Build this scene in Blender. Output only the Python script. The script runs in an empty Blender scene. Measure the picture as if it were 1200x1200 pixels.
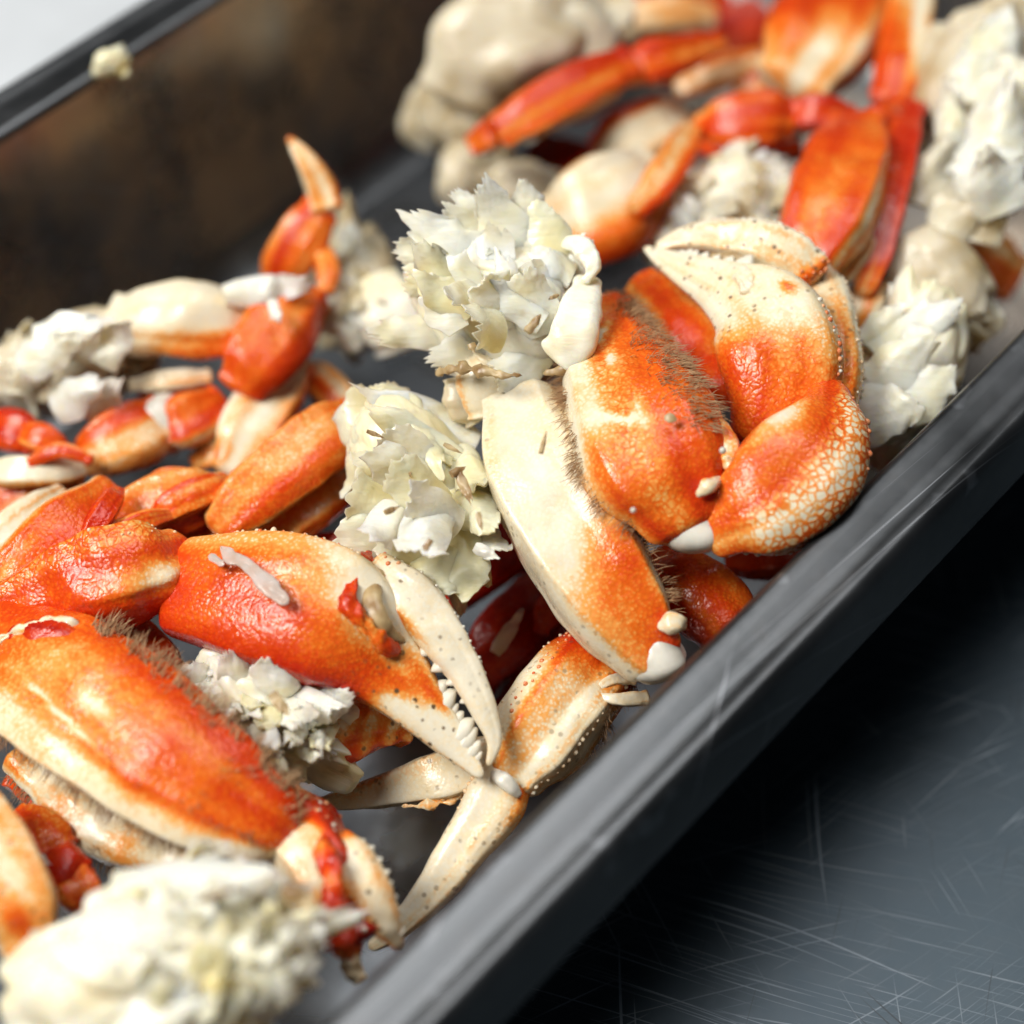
import bpy, bmesh, math, random
import numpy as np
from mathutils import Vector, Matrix

# ---------------------------------------------------------------- camera, world, lights, exposure
sc = bpy.context.scene
FPX = 2500.0; PITCH = math.radians(49.6); CZ = 0.52
cd = bpy.data.cameras.new("camera"); cam = bpy.data.objects.new("camera", cd)
sc.collection.objects.link(cam); sc.camera = cam
cam.location = (0, 0, CZ); cam.rotation_euler = (math.pi/2 - PITCH, 0, 0)
cd.sensor_width = 36; cd.sensor_fit = 'HORIZONTAL'; cd.lens = 36*FPX/1200
cd.clip_start = 0.01; cd.clip_end = 50
cd.dof.use_dof = True; cd.dof.focus_distance = 0.564; cd.dof.aperture_fstop = 3.6; cd.dof.aperture_blades = 7

w = bpy.data.worlds.new("World"); sc.world = w; w.use_nodes = True
w.node_tree.nodes["Background"].inputs[0].default_value = (0.50, 0.60, 0.72, 1)
w.node_tree.nodes["Background"].inputs[1].default_value = 0.055

def area(name, loc, target, size, power, col, sizey=None):
    l = bpy.data.lights.new(name, 'AREA'); l.energy = power; l.color = col; l.size = size
    if sizey: l.shape = 'RECTANGLE'; l.size_y = sizey
    o = bpy.data.objects.new(name, l); sc.collection.objects.link(o); o.location = loc
    o.rotation_euler = (Vector(target)-Vector(loc)).to_track_quat('-Z', 'Y').to_euler()
    return o
area("window_light", (-1.0, 0.12, 1.5), (0, .4, .05), 0.75, 40, (1.0, 0.965, 0.90), 0.75)
area("ceiling_light", (0.18, 0.95, 1.9), (0.05, .35, 0), 1.0, 16, (0.97, 0.985, 1.0), 1.0)

sc.view_settings.view_transform = 'Standard'; sc.view_settings.look = 'None'
sc.view_settings.exposure = 0.0; sc.view_settings.gamma = 1.0
sc.cycles.max_bounces = 6; sc.cycles.diffuse_bounces = 3; sc.cycles.glossy_bounces = 3; sc.cycles.use_adaptive_sampling = True; sc.cycles.adaptive_threshold = .03; sc.cycles.caustics_reflective = False; sc.cycles.caustics_refractive = False

# ---------------------------------------------------------------- placing helpers
FW = np.array([0, math.cos(PITCH), -math.sin(PITCH)]); UP = np.array([0, math.sin(PITCH), math.cos(PITCH)])
RT = np.array([1.0, 0, 0]); CAM = np.array([0, 0, CZ])
def P(x, y, z):
    """world point at height z (m) found where the reference layout has (x, y)"""
    d = FW + RT*(x-600)/FPX + UP*(600-y)/FPX
    return CAM + d*((z-CZ)/d[2])
def mpp(p): return float((np.asarray(p)-CAM) @ FW)/FPX      # metres per layout unit at p
def nrm(v): v = np.asarray(v, float); return v/(np.linalg.norm(v)+1e-12)
def sm(a, b, x):
    t = np.clip((x-a)/(b-a), 0, 1); return t*t*(3-2*t)
def ga(x, c, w): return np.exp(-((x-c)/w)**2)
class Nz:
    """smooth band-limited random field (sum of plane waves), vectorised"""
    def __init__(s, seed, freq, n=14):
        r = np.random.RandomState(seed); d = r.normal(size=(n, 3)); d /= np.linalg.norm(d, axis=1)[:, None]
        s.w = d*freq*2*math.pi*r.uniform(.55, 1.5, (n, 1)); s.p = r.uniform(0, 6.28, n); s.a = 1.6/math.sqrt(n)
    def __call__(s, p): return np.sin(p @ s.w.T + s.p).sum(-1)*s.a

# ---------------------------------------------------------------- object helpers
COL = sc.collection
def tag(o, label=None, cat=None, group=None, kind=None):
    if label: o['label'] = label
    if cat: o['category'] = cat
    if group: o['group'] = group
    if kind: o['kind'] = kind
    return o
def mesh_obj(name, V, F, mat, parent=None, smooth=True, col=None, sharp=None):
    me = bpy.data.meshes.new(name); me.from_pydata([tuple(v) for v in V], [], F)
    if smooth: me.polygons.foreach_set('use_smooth', [True]*len(me.polygons))
    if col is not None:
        a = me.attributes.new('Col', 'FLOAT_COLOR', 'POINT')
        c = np.ones((len(V), 4), np.float32); c[:, :3] = col; a.data.foreach_set('color', c.ravel())
    if mat: me.materials.append(mat)
    me.update()
    if sharp: me.set_sharp_from_angle(angle=math.radians(sharp))
    o = bpy.data.objects.new(name, me); COL.objects.link(o)
    if parent: o.parent = parent
    return o
def thing(name, loc, label, cat, group=None):
    e = bpy.data.objects.new(name, None); COL.objects.link(e); e.location = tuple(loc); e.empty_display_size = .01
    return tag(e, label, cat, group)

# ---------------------------------------------------------------- node helpers
class NT:
    def __init__(s, name):
        s.m = bpy.data.materials.new(name); s.m.use_nodes = True; s.t = s.m.node_tree
        s.b = s.t.nodes['Principled BSDF']
    def n(s, typ, ins=None, **kw):
        nd = s.t.nodes.new(typ)
        for k, v in kw.items(): setattr(nd, k, v)
        for k, v in (ins or {}).items(): s.set(nd, k, v)
        return nd
    def set(s, nd, k, v):
        sk = nd.inputs[k]
        if isinstance(v, bpy.types.NodeSocket): s.t.links.new(v, sk)
        elif isinstance(v, bpy.types.Node): s.t.links.new(v.outputs[0], sk)
        else: sk.default_value = v
    def math(s, op, a, b=0.0, clamp=False):
        nd = s.n('ShaderNodeMath', {0: a, 1: b}, operation=op); nd.use_clamp = clamp; return nd.outputs[0]
    def mixc(s, f, a, b, bt='MIX'):
        nd = s.n('ShaderNodeMix', data_type='RGBA', blend_type=bt)
        s.set(nd, 0, f); s.set(nd, 6, a); s.set(nd, 7, b); return nd.outputs[2]
    def ramp(s, f, stops, interp='LINEAR'):
        nd = s.n('ShaderNodeValToRGB', {0: f}); r = nd.color_ramp; r.interpolation = interp
        while len(r.elements) < len(stops): r.elements.new(.5)
        for e, (p, c) in zip(r.elements, stops): e.position = p; e.color = c if len(c) == 4 else (*c, 1)
        return nd.outputs[0]
    def mrange(s, v, a, b, c=0., d=1.):
        return s.n('ShaderNodeMapRange', {0: v, 1: a, 2: b, 3: c, 4: d}).outputs[0]
    def noise(s, vec, scale, detail=3., rough=.5, dist=0.):
        return s.n('ShaderNodeTexNoise', {'Vector': vec, 'Scale': scale, 'Detail': detail, 'Roughness': rough, 'Distortion': dist})
    def obj(s): return s.n('ShaderNodeTexCoord').outputs['Object']
    def map(s, vec, scale=(1, 1, 1), rot=(0, 0, 0), loc=(0, 0, 0)):
        return s.n('ShaderNodeMapping', {'Vector': vec, 'Scale': scale, 'Rotation': rot, 'Location': loc}).outputs[0]
    def bump(s, h, strength, dist, nrm=None):
        nd = s.n('ShaderNodeBump', {'Height': h, 'Strength': strength, 'Distance': dist})
        if nrm is not None: s.set(nd, 'Normal', nrm)
        return nd.outputs[0]
    def out(s, **kw):
        for k, v in kw.items(): s.set(s.b, k.replace('_', ' '), v)
        return s.m

def mat_shell():
    k = NT('crab_shell'); o = k.obj()
    at = k.n('ShaderNodeAttribute', attribute_name='Col'); sp = k.n('ShaderNodeSeparateColor', {0: at.outputs['Color']})
    pig, net, spk = sp.outputs[0], sp.outputs[1], sp.outputs[2]
    n1 = k.noise(o, 90, 3, .6).outputs[0]; n2 = k.noise(o, 420, 2, .6).outputs[0]
    warp = k.n('ShaderNodeVectorMath', {0: o, 1: k.n('ShaderNodeVectorMath', {0: k.noise(o, 260, 2).outputs['Color'], 1: (.0016, .0016, .0016)}, operation='MULTIPLY').outputs[0]}, operation='ADD').outputs[0]
    vE = k.n('ShaderNodeTexVoronoi', {'Vector': warp, 'Scale': 450.}, feature='DISTANCE_TO_EDGE').outputs[0]
    vF = k.n('ShaderNodeTexVoronoi', {'Vector': warp, 'Scale': 900.}, feature='F1').outputs[0]
    cellp = k.mrange(vE, 0.04, 0.20, 0, 1)                       # 1 inside the cells
    p = k.math('ADD', pig, k.math('MULTIPLY', k.math('SUBTRACT', n1, .5), .34))
    p = k.math('ADD', p, k.math('MULTIPLY', k.math('SUBTRACT', n2, .5), .16))
    p = k.math('SUBTRACT', p, k.math('MULTIPLY', k.mrange(k.noise(o, 38, 2, .55).outputs[0], .50, .66), k.mrange(pig, .25, .5, 0., .08)))
    # pale cells inside an orange network
    p = k.math('SUBTRACT', p, k.math('MULTIPLY', k.math('MULTIPLY', cellp, net), .34))
    # fine grain
    grain = k.mrange(vF, .15, .6, -.055, .065)
    p = k.math('ADD', p, grain, True)
    c = k.ramp(p, [(0, (.80, .735, .58)), (.15, (.81, .67, .43)), (.30, (.82, .36, .080)), (.46, (.76, .150, .012)), (.64, (.64, .058, .005)), (.86, (.50, .022, .004)), (1, (.34, .009, .004))])
    # dull stain on the pale shell
    st = k.mrange(k.noise(o, 60, 3, .65).outputs[0], .52, .78, 0, .45)
    c = k.mixc(k.math('MULTIPLY', st, k.mrange(p, .1, .45, 1, 0)), c, (.52, .42, .22, 1))
    vs = k.n('ShaderNodeTexVoronoi', {'Vector': k.map(o, (1, 1, 1), (0.3, .2, .1)), 'Scale': 330.}, feature='F1')
    dots = k.math('MULTIPLY', k.mrange(vs.outputs[0], .16, .28, 1, 0), k.mrange(k.noise(o, 230, 2).outputs[0], .44, .52))
    c = k.mixc(k.math('MULTIPLY', dots, spk), c, (.13, .075, .035, 1))
    hgt = k.math('ADD', k.math('MULTIPLY', vF, -.55), k.math('MULTIPLY', k.math('MULTIPLY', cellp, net), 1.0))
    hgt = k.math('ADD', hgt, k.math('MULTIPLY', n2, .7))
    hgt = k.math('ADD', hgt, k.math('MULTIPLY', n1, 2.0))
    hgt = k.math('MULTIPLY', hgt, k.mrange(p, .1, .45, .3, 1.))
    b2 = k.bump(hgt, .42, .0006)
    rough = k.mrange(n2, .3, .7, .14, .34)
    return k.out(Base_Color=c, Roughness=rough, Normal=b2, Specular_IOR_Level=.42)

def mat_meat(name, white, yellow, yl):
    k = NT(name); o = k.obj()
    n = k.noise(o, 55, 2, .6).outputs[0]
    fib = k.noise(k.map(o, (110, 900, 900)), 1.0, 2, .55, .3).outputs[0]
    f2 = k.noise(k.map(o, (50, 330, 330)), 1.0, 2, .5, .6).outputs[0]
    c = k.mixc(k.mrange(n, yl, yl+.3), white, yellow)
    c = k.mixc(k.mrange(fib, .45, .8, 0, .12), c, (yellow[0]*.8, yellow[1]*.74, yellow[2]*.6, 1))
    stain = k.math('MULTIPLY', k.mrange(k.noise(k.map(o, (1, 1.6, 1.6), (0, 0, 0), (3, 1, 2)), 75, 3, .7).outputs[0], .60, .74, 0, .4), 1.)
    c = k.mixc(stain, c, (.40, .27, .10, 1))
    h = k.math('ADD', k.math('MULTIPLY', fib, .5), f2)
    b = k.bump(h, .36, .0009)
    return k.out(Base_Color=c, Roughness=k.mrange(n, .3, .7, .20, .40), Normal=b, Subsurface_Weight=.65, Subsurface_Radius=(1, .78, .48), Subsurface_Scale=.0045, Specular_IOR_Level=.5)

def mat_simple(name, col, rough=.4, var=.15, scale=200, sss=0., bump=.2, metallic=0., alt=None, bd=.0006):
    k = NT(name); o = k.obj(); n = k.noise(o, scale, 2, .6).outputs[0]
    alt = alt or tuple(c*(1-var*2.2) for c in col)
    c = k.mixc(k.mrange(n, .35, .7), (*col, 1), (*alt, 1))
    return k.out(Base_Color=c, Roughness=k.mrange(n, .3, .7, max(.05, rough-.1), rough+.1), Normal=k.bump(n, bump, bd), Metallic=metallic, Subsurface_Weight=sss, Subsurface_Scale=.002, Subsurface_Radius=(1, .7, .45))

def scratch(k, vec, ang, sx, sy, lo, hi, seed, mask_scale=5., mlo=.45, mhi=.6, dist=1.2):
    """long thin scratches running along `ang`, broken up by a soft mask"""
    wv = k.n('ShaderNodeVectorMath', {0: vec, 1: k.n('ShaderNodeVectorMath', {0: k.noise(k.map(vec, (1, 1, 1), (0, 0, 0), (seed*3.1, seed*1.7, 0)), 4., 1).outputs['Color'], 1: (.05*dist, .05*dist, 0)}, operation='MULTIPLY').outputs[0]}, operation='ADD').outputs[0]
    r = k.map(wv, (1, 1, 1), (0, 0, ang)); m = k.map(r, (sx, sy, 1), (0, 0, 0), (seed*7.3, seed*2.9, 0))
    n = k.noise(m, 1., 0.).outputs[0]
    msk = k.mrange(k.noise(k.map(vec, (1, 1, 1), (0, 0, 0), (seed*5.7, -seed*3.3, 0)), mask_scale, 2).outputs[0], mlo, mhi)
    return k.math('MULTIPLY', k.mrange(n, lo, hi), msk)

def mat_table():
    k = NT('scratched_steel_table'); o = k.obj()
    tot = None
    for i, (ang, sx, sy, lo, hi, ms, ml, mh) in enumerate([
        (math.radians(8), 5, 900, .74, .80, 16, .42, .58), (math.radians(22), 7, 1100, .73, .80, 18, .45, .6), (math.radians(-12), 9, 1300, .74, .8, 22, .45, .6),
        (math.radians(-38), 14, 1000, .74, .80, 22, .48, .62), (math.radians(62), 16, 1200, .75, .8, 22, .5, .62), (math.radians(95), 12, 900, .76, .81, 18, .5, .6), (math.radians(15), 30, 1700, .68, .8, 9, .45, .65), (math.radians(-25), 32, 1900, .68, .8, 9, .42, .65)]):
        s = scratch(k, o, ang, sx, sy, lo, hi, i+1.3, ms, ml, mh)
        tot = s if tot is None else k.math('MAXIMUM', tot, s)
    dark = None
    for i, (ang, sx, sy) in enumerate([(math.radians(50), 22, 1300), (math.radians(88), 18, 1300), (math.radians(-70), 24, 1500)]):
        s = scratch(k, o, ang, sx, sy, .77, .80, i+11.7, 18, .52, .6)
        dark = s if dark is None else k.math('MAXIMUM', dark, s)
    cloud = k.noise(o, 14, 6, .62).outputs[0]; grime = k.noise(o, 120, 5, .7).outputs[0]
    c = k.mixc(k.mrange(cloud, .3, .7), (.032, .048, .060, 1), (.064, .090, .110, 1))
    c = k.mixc(k.mrange(grime, .4, .7, 0, .35), c, (.07, .085, .095, 1))
    c = k.mixc(k.math('MULTIPLY', tot, .5), c, (.50, .55, .60, 1)); c = k.mixc(dark, c, (.03, .035, .04, 1))
    r = k.math('ADD', k.mrange(cloud, .3, .7, .30, .44), k.math('MULTIPLY', tot, .16))
    b = k.bump(grime, .12, .0005)
    return k.out(Base_Color=c, Roughness=r, Normal=b, Metallic=.45)

def mat_pan(brown=0.):
    k = NT('stain_reflection_steel' if brown else 'worn_steel'); o = k.obj()
    cloud = k.noise(o, 22, 4, .62).outputs[0]; fine = k.noise(o, 240, 4, .65).outputs[0]
    d_ = 1.5 if brown else .8
    s1 = scratch(k, o, math.radians(4), 6, 1200, .72, .8, 2.2, 20, .45, .6, .3); s2 = scratch(k, o, math.radians(-25), 14, 1100, .75, .8, 4.2, 24, .5, .6, .6)
    c = k.mixc(k.mrange(cloud, .3, .7), (d_*.105, d_*.108, d_*.11, 1), (d_*.20, d_*.204, d_*.208, 1))
    c = k.mixc(k.mrange(fine, .5, .75, 0, .4), c, (.13, .125, .12, 1))
    blot = k.mrange(k.noise(o, 55, 3, .5).outputs[0], .64, .70)
    c = k.mixc(k.math('MULTIPLY', blot, .3), c, (.45, .46, .48, 1))
    met = .95
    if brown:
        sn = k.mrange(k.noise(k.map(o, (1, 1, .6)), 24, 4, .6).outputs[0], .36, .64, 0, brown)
        c = k.mixc(sn, c, (.58, .38, .21, 1)); met = k.mrange(sn, 0, 1, .95, .25)  # brown residue; the crab's brown reflection is painted in with it
    s = k.math('MAXIMUM', s1, s2); c = k.mixc(k.math('MULTIPLY', s, .45), c, (.55, .56, .58, 1))
    r = k.math('ADD', k.mrange(cloud, .3, .7, .22 if brown else .28, .36 if brown else .42), k.math('MULTIPLY', s, .12))
    b = k.bump(cloud, .12, .002)
    return k.out(Base_Color=c, Roughness=r, Normal=b, Metallic=met)

SHELL = mat_shell()
MEAT = mat_meat('crab_meat_white', (.88, .85, .72, 1), (.83, .72, .44, 1), .45)
MEATY = mat_meat('crab_meat_yellow', (.84, .785, .55, 1), (.78, .63, .29, 1), .42)
MEATC = mat_meat('crab_meat_cream', (.70, .63, .48, 1), (.46, .35, .18, 1), .42)
MEMB = mat_simple('joint_membrane', (.76, .73, .64), .25, .12, 160, .2, .2)
TOOTH = mat_simple('claw_tooth', (.82, .77, .64), .25, .08, 300, .15, .1)
TUBER = mat_simple('tubercle', (.80, .52, .28), .28, .3, 90, .1, .1, alt=(.78, .72, .56))
TUBR = mat_simple('red_tubercle', (.66, .12, .025), .28, .3, 140, .1, .1, alt=(.8, .42, .2))
HAIR = mat_simple('bristle', (.34, .17, .075), .45, .3, 300, 0, .05, alt=(.52, .34, .18))
RIND = mat_simple('brown_rind', (.26, .15, .06), .35, .3, 160, .1, .3, alt=(.55, .42, .22))
_k = NT('wet_scrap'); _k.out(Base_Color=_k.mixc(_k.mrange(_k.noise(_k.obj(), 260, 2).outputs[0], .35, .7), (.86, .80, .75, 1), (.80, .62, .50, 1)), Roughness=.22, Transmission_Weight=.45, IOR=1.36, Normal=_k.bump(_k.noise(_k.obj(), 500, 2).outputs[0], .3, .0005))
SCRAP = _k.m
FLOOR = mat_simple('floor_steel', (.21, .225, .24), .32, .2, 45, 0., .1, metallic=.9, bd=.001)
STEEL = mat_pan(); STAIN_REFLECT = mat_pan(.8)

# ---------------------------------------------------------------- crab segment
def catmull(pts, ts):
    pts = np.asarray(pts, float); n = len(pts)
    d = np.r_[0, np.cumsum(np.sqrt(np.linalg.norm(np.diff(pts[:, :3], axis=0), axis=1))+1e-9)]; d /= d[-1]
    out = np.zeros((len(ts), pts.shape[1]))
    m = np.zeros_like(pts)
    for i in range(n):
        a, b = max(i-1, 0), min(i+1, n-1); m[i] = (pts[b]-pts[a])/(d[b]-d[a])
    for q, t in enumerate(ts):
        i = min(max(np.searchsorted(d, t)-1, 0), n-2); h = d[i+1]-d[i]; s = (t-d[i])/h
        out[q] = (2*s**3-3*s**2+1)*pts[i]+(s**3-2*s**2+s)*h*m[i]+(-2*s**3+3*s**2)*pts[i+1]+(s**3-s**2)*h*m[i+1]
    return out

SEEDS = [100]
def seg(root, name, pts, pig, thick=.66, roll=0., cap=(.07, .07), n=3.0, lump=.05, collar=.09, streak=.06, facet=.55, res=(60, 56), net=0., spk=0., mat=None, face=None, keel=None, label=None):
    """Tapered shell tube through layout points (x, y, z, halfwidth). pig/net/spk: functions of (t, u, v) -> pigment.
    Returns (object, surface arrays) ; u runs across the width (+ to the right of travel), v towards the face."""
    SEEDS[0] += 1; seed = SEEDS[0]
    wp = []
    for x, y, z, h in pts:
        p = P(x, y, z); wp.append([*p, h*mpp(p)])
    nl, nc = res
    ts = np.linspace(0, 1, nl); c = catmull(wp, ts); pos = c[:, :3]; hw = np.maximum(c[:, 3], 2e-4)
    T = np.gradient(pos, axis=0); T /= np.linalg.norm(T, axis=1)[:, None]
    N0 = nrm(face) if face is not None else nrm(nrm(CAM-pos.mean(0))*.75+np.array([0, 0, .35]))
    W = np.cross(T, N0); W /= np.linalg.norm(W, axis=1)[:, None]; N = np.cross(W, T)
    if roll:
        cr, sr = math.cos(roll), math.sin(roll); W, N = W*cr+N*sr, N*cr-W*sr
    e0, e1 = cap
    capf = np.ones(nl)
    if e0 > 0: k = ts < e0; capf[k] = np.sqrt(np.maximum(0, 1-(1-ts[k]/e0)**2))
    if e1 > 0: k = ts > 1-e1; capf[k] = np.sqrt(np.maximum(0, 1-((ts[k]-1+e1)/e1)**2))
    capf = np.maximum(capf, .02)
    if e0 > .035: hw = hw*(1+collar*(1.2*ga(ts, .03, .045)-.9*ga(ts, .14, .06)))
    if e1 > .035: hw = hw*(1+collar*(1.2*ga(ts, .97, .045)-.9*ga(ts, .86, .06)))
    a = np.linspace(0, 2*math.pi, nc, endpoint=False)
    U = np.sign(np.cos(a))*np.abs(np.cos(a))**(2/n); Vv = np.sign(np.sin(a))*np.abs(np.sin(a))**(2/n)
    tt, uu = np.meshgrid(ts, U, indexing='ij'); vv = np.meshgrid(ts, Vv, indexing='ij')[1]
    r = np.ones_like(tt)
    rr_ = random.Random(seed*3+1)
    if facet and mat is None:                                    # flat faces meeting at ridges, as on real shell
        kf = rr_.choice((5, 6)); ph = rr_.uniform(0, 6.28); aa = np.meshgrid(ts, a, indexing='ij')[1]+.25*np.sin(tt*3+ph)
        sec = 2*math.pi/kf; loc_ = np.mod(aa+ph, sec)-sec/2
        pol = math.cos(sec/2)/np.cos(loc_); pol = pol/pol.mean()
        r = r*(1-facet+facet*pol)
    for _ in range(2): r = r-.045*ga(uu, rr_.uniform(-.7, .7), .11)*sm(.0, .5, vv)*sm(0., .2, tt)*sm(1., .8, tt)
    if keel is not None: r = r*keel(tt, uu, vv)
    th = thick(ts)[:, None] if callable(thick) else thick
    S = pos[:, None, :]+(W[:, None, :]*(uu*r)[..., None]+N[:, None, :]*(vv*r*th)[..., None])*(hw*capf)[:, None, None]
    cen = pos.mean(0); hm = hw.max()
    nz = Nz(seed, .28/hm); nz2 = Nz(seed+7, .9/hm)
    dirv = S-pos[:, None, :]; dl = np.linalg.norm(dirv, axis=2, keepdims=True)+1e-9
    S = S+dirv/dl*((nz(S)*lump+nz2(S)*lump*.45)*np.minimum(hw*1.2, hm)[:, None]*capf[:, None])[..., None]
    f = lambda q: np.broadcast_to(q(tt, uu, vv) if callable(q) else float(q), tt.shape)
    colr = np.stack([np.clip(f(pig)+streak*Nz(seed+17, 1.)(np.stack([uu*1.3, vv*1.3, tt*.5], -1)), 0, 1.2), f(net), f(spk)], -1)
    org = np.array(root.location)
    Vt = list((S-org).reshape(-1, 3)); cl = colr.reshape(-1, 3)
    F = []
    for i in range(nl-1):
        for j in range(nc):
            j2 = (j+1) % nc; F.append((i*nc+j, i*nc+j2, (i+1)*nc+j2, (i+1)*nc+j))
    Vt += [pos[0]-org, pos[-1]-org]; cl = np.vstack([cl, cl[:1], cl[-1:]])
    b = nl*nc
    for j in range(nc): F.append((b, (j+1) % nc, j)); F.append((b+1, (nl-1)*nc+j, (nl-1)*nc+(j+1) % nc))
    o = mesh_obj(name, Vt, [q[::-1] for q in F], mat or SHELL, root, col=cl)
    if label: o['label'] = label
    return o, dict(S=S-org, dir=dirv/dl, T=T, U=U, V=Vv, nl=nl, nc=nc, hw=hw, W=W, N=N)

def bristles(root, sd, t0, t1, a0, a1, count, length, seed, lean=.5, name='bristles', spread=1., rad=.00013):
    """short stiff hairs standing on a segment between lengthwise t0..t1 and angles a0..a1 (0 = +u edge, 90 = face)"""
    r = random.Random(seed); V = []; F = []
    nl, nc = sd['nl'], sd['nc']
    clumps = [(r.uniform(t0, t1), r.uniform(a0, a1)) for _ in range(max(6, count//9))]
    for _ in range(int(count*.95)):
        ct, ca = r.choice(clumps)
        t = min(max(ct+r.gauss(0, .016*spread), 0.01), .99); a = ca+r.gauss(0, 4*spread)
        i = int(t*(nl-1)); j = int((a % 360)/360*nc) % nc
        p = Vector(sd['S'][i, j]); d = Vector(sd['dir'][i, j]); tg = Vector(sd['T'][i])
        L = length*.85*r.uniform(.35, 1.15)
        ax = (d+tg*lean*r.uniform(.3, 1.4)+Vector((r.gauss(0, .25), r.gauss(0, .25), r.gauss(0, .25)))).normalized()
        bend = (tg*r.uniform(0, .6)+Vector((r.gauss(0, .3), r.gauss(0, .3), -.15)))
        s1 = ax.orthogonal().normalized(); s2 = ax.cross(s1)
        b = len(V)
        for q, (f, rr) in enumerate(((-.05, 1.), (.45, .75), (.8, .45))):
            c = p+ax*L*f+bend*L*f*f*.5
            for m in range(3):
                an = m*2.094; V.append(c+(s1*math.cos(an)+s2*math.sin(an))*rad*rr*r.uniform(.9, 1.1))
        V.append(p+ax*L+bend*L*.5)
        for q in range(2):
            for m in range(3): F.append((b+q*3+m, b+q*3+(m+1) % 3, b+q*3+3+(m+1) % 3, b+q*3+3+m))
        for m in range(3): F.append((b+6+m, b+6+(m+1) % 3, b+9))
    return tag(mesh_obj(name, V, F, HAIR, root), kind='stuff')

def ball(V, F, c, r, ax=(0, 0, 1), k=1.0, nu=8, nv=5):
    z = Vector(ax).normalized(); x = z.orthogonal().normalized(); y = z.cross(x); b = len(V); c = Vector(c)
    for i in range(1, nv):
        ph = math.pi*i/nv
        for j in range(nu):
            an = 2*math.pi*j/nu
            V.append(c+(x*math.cos(an)+y*math.sin(an))*r*math.sin(ph)+z*r*k*math.cos(ph))
    V.append(c+z*r*k); V.append(c-z*r*k); tp, bt = len(V)-2, len(V)-1
    for i in range(nv-2):
        for j in range(nu): F.append((b+i*nu+j, b+(i+1)*nu+j, b+(i+1)*nu+(j+1) % nu, b+i*nu+(j+1) % nu))
    for j in range(nu): F.append((tp, b+j, b+(j+1) % nu)); F.append((bt, b+(nv-2)*nu+(j+1) % nu, b+(nv-2)*nu+j))

def tubercles(root, sd, t0, t1, a0, a1, count, rad, seed, mat, name='tubercle_row', k=1.1):
    r = random.Random(seed); V = []; F = []
    for q in range(count):
        t = t0+(t1-t0)*(q+.5+r.uniform(-.3, .3))/count; a = r.uniform(a0, a1)
        i = int(t*(sd['nl']-1)); j = int((a % 360)/360*sd['nc']) % sd['nc']
        rq = rad*r.uniform(.35, 1.0); ball(V, F, sd['S'][i, j]-sd['dir'][i, j]*rq*.3, rq, sd['dir'][i, j], k*r.uniform(.8, 1.3))
    return tag(mesh_obj(name, V, F, mat, root), kind='stuff')

def teeth(root, sd, ts, ang, rad, seed, k=1.25):
    """row of separate rounded teeth on a finger's biting edge; one mesh per claw, shared"""
    r = random.Random(seed); V = []; F = []
    for h_, r_ in ((-.6, 1.05), (0., 1.), (.45, .74), (.85, .42), (1.08, .18)):
        for m in range(9): V.append((r_*math.cos(m*.698), r_*math.sin(m*.698), h_*k))
    V.append((0, 0, 1.16*k))
    for q in range(4):
        for m in range(9): F.append((q*9+m, q*9+(m+1) % 9, q*9+9+(m+1) % 9, q*9+9+m))
    for m in range(9): F.append((36+m, 36+(m+1) % 9, 45))
    first = None
    for t, s in ts:
        i = int(t*(sd['nl']-1)); j = int((ang % 360)/360*sd['nc']) % sd['nc']
        if first is None: o = first = mesh_obj('tooth', V, F, TOOTH, root)
        else: o = first.copy(); COL.objects.link(o); o.parent = root
        d = Vector(sd['dir'][i, j]); p = Vector(sd['S'][i, j])
        q = d.to_track_quat('Z', 'Y'); R = rad*s*r.uniform(.55, 1.25)
        o.matrix_local = Matrix.Translation(p-d*R*.35) @ q.to_matrix().to_4x4() @ Matrix.Diagonal((R*1.25, R*.85, R*1.05, 1))

def joint(root, pts, name='joint', thick=.8):
    return seg(root, name, pts, 0., thick=thick, cap=(.3, .3), lump=.02, res=(24, 28), mat=MEMB)[0]

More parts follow.
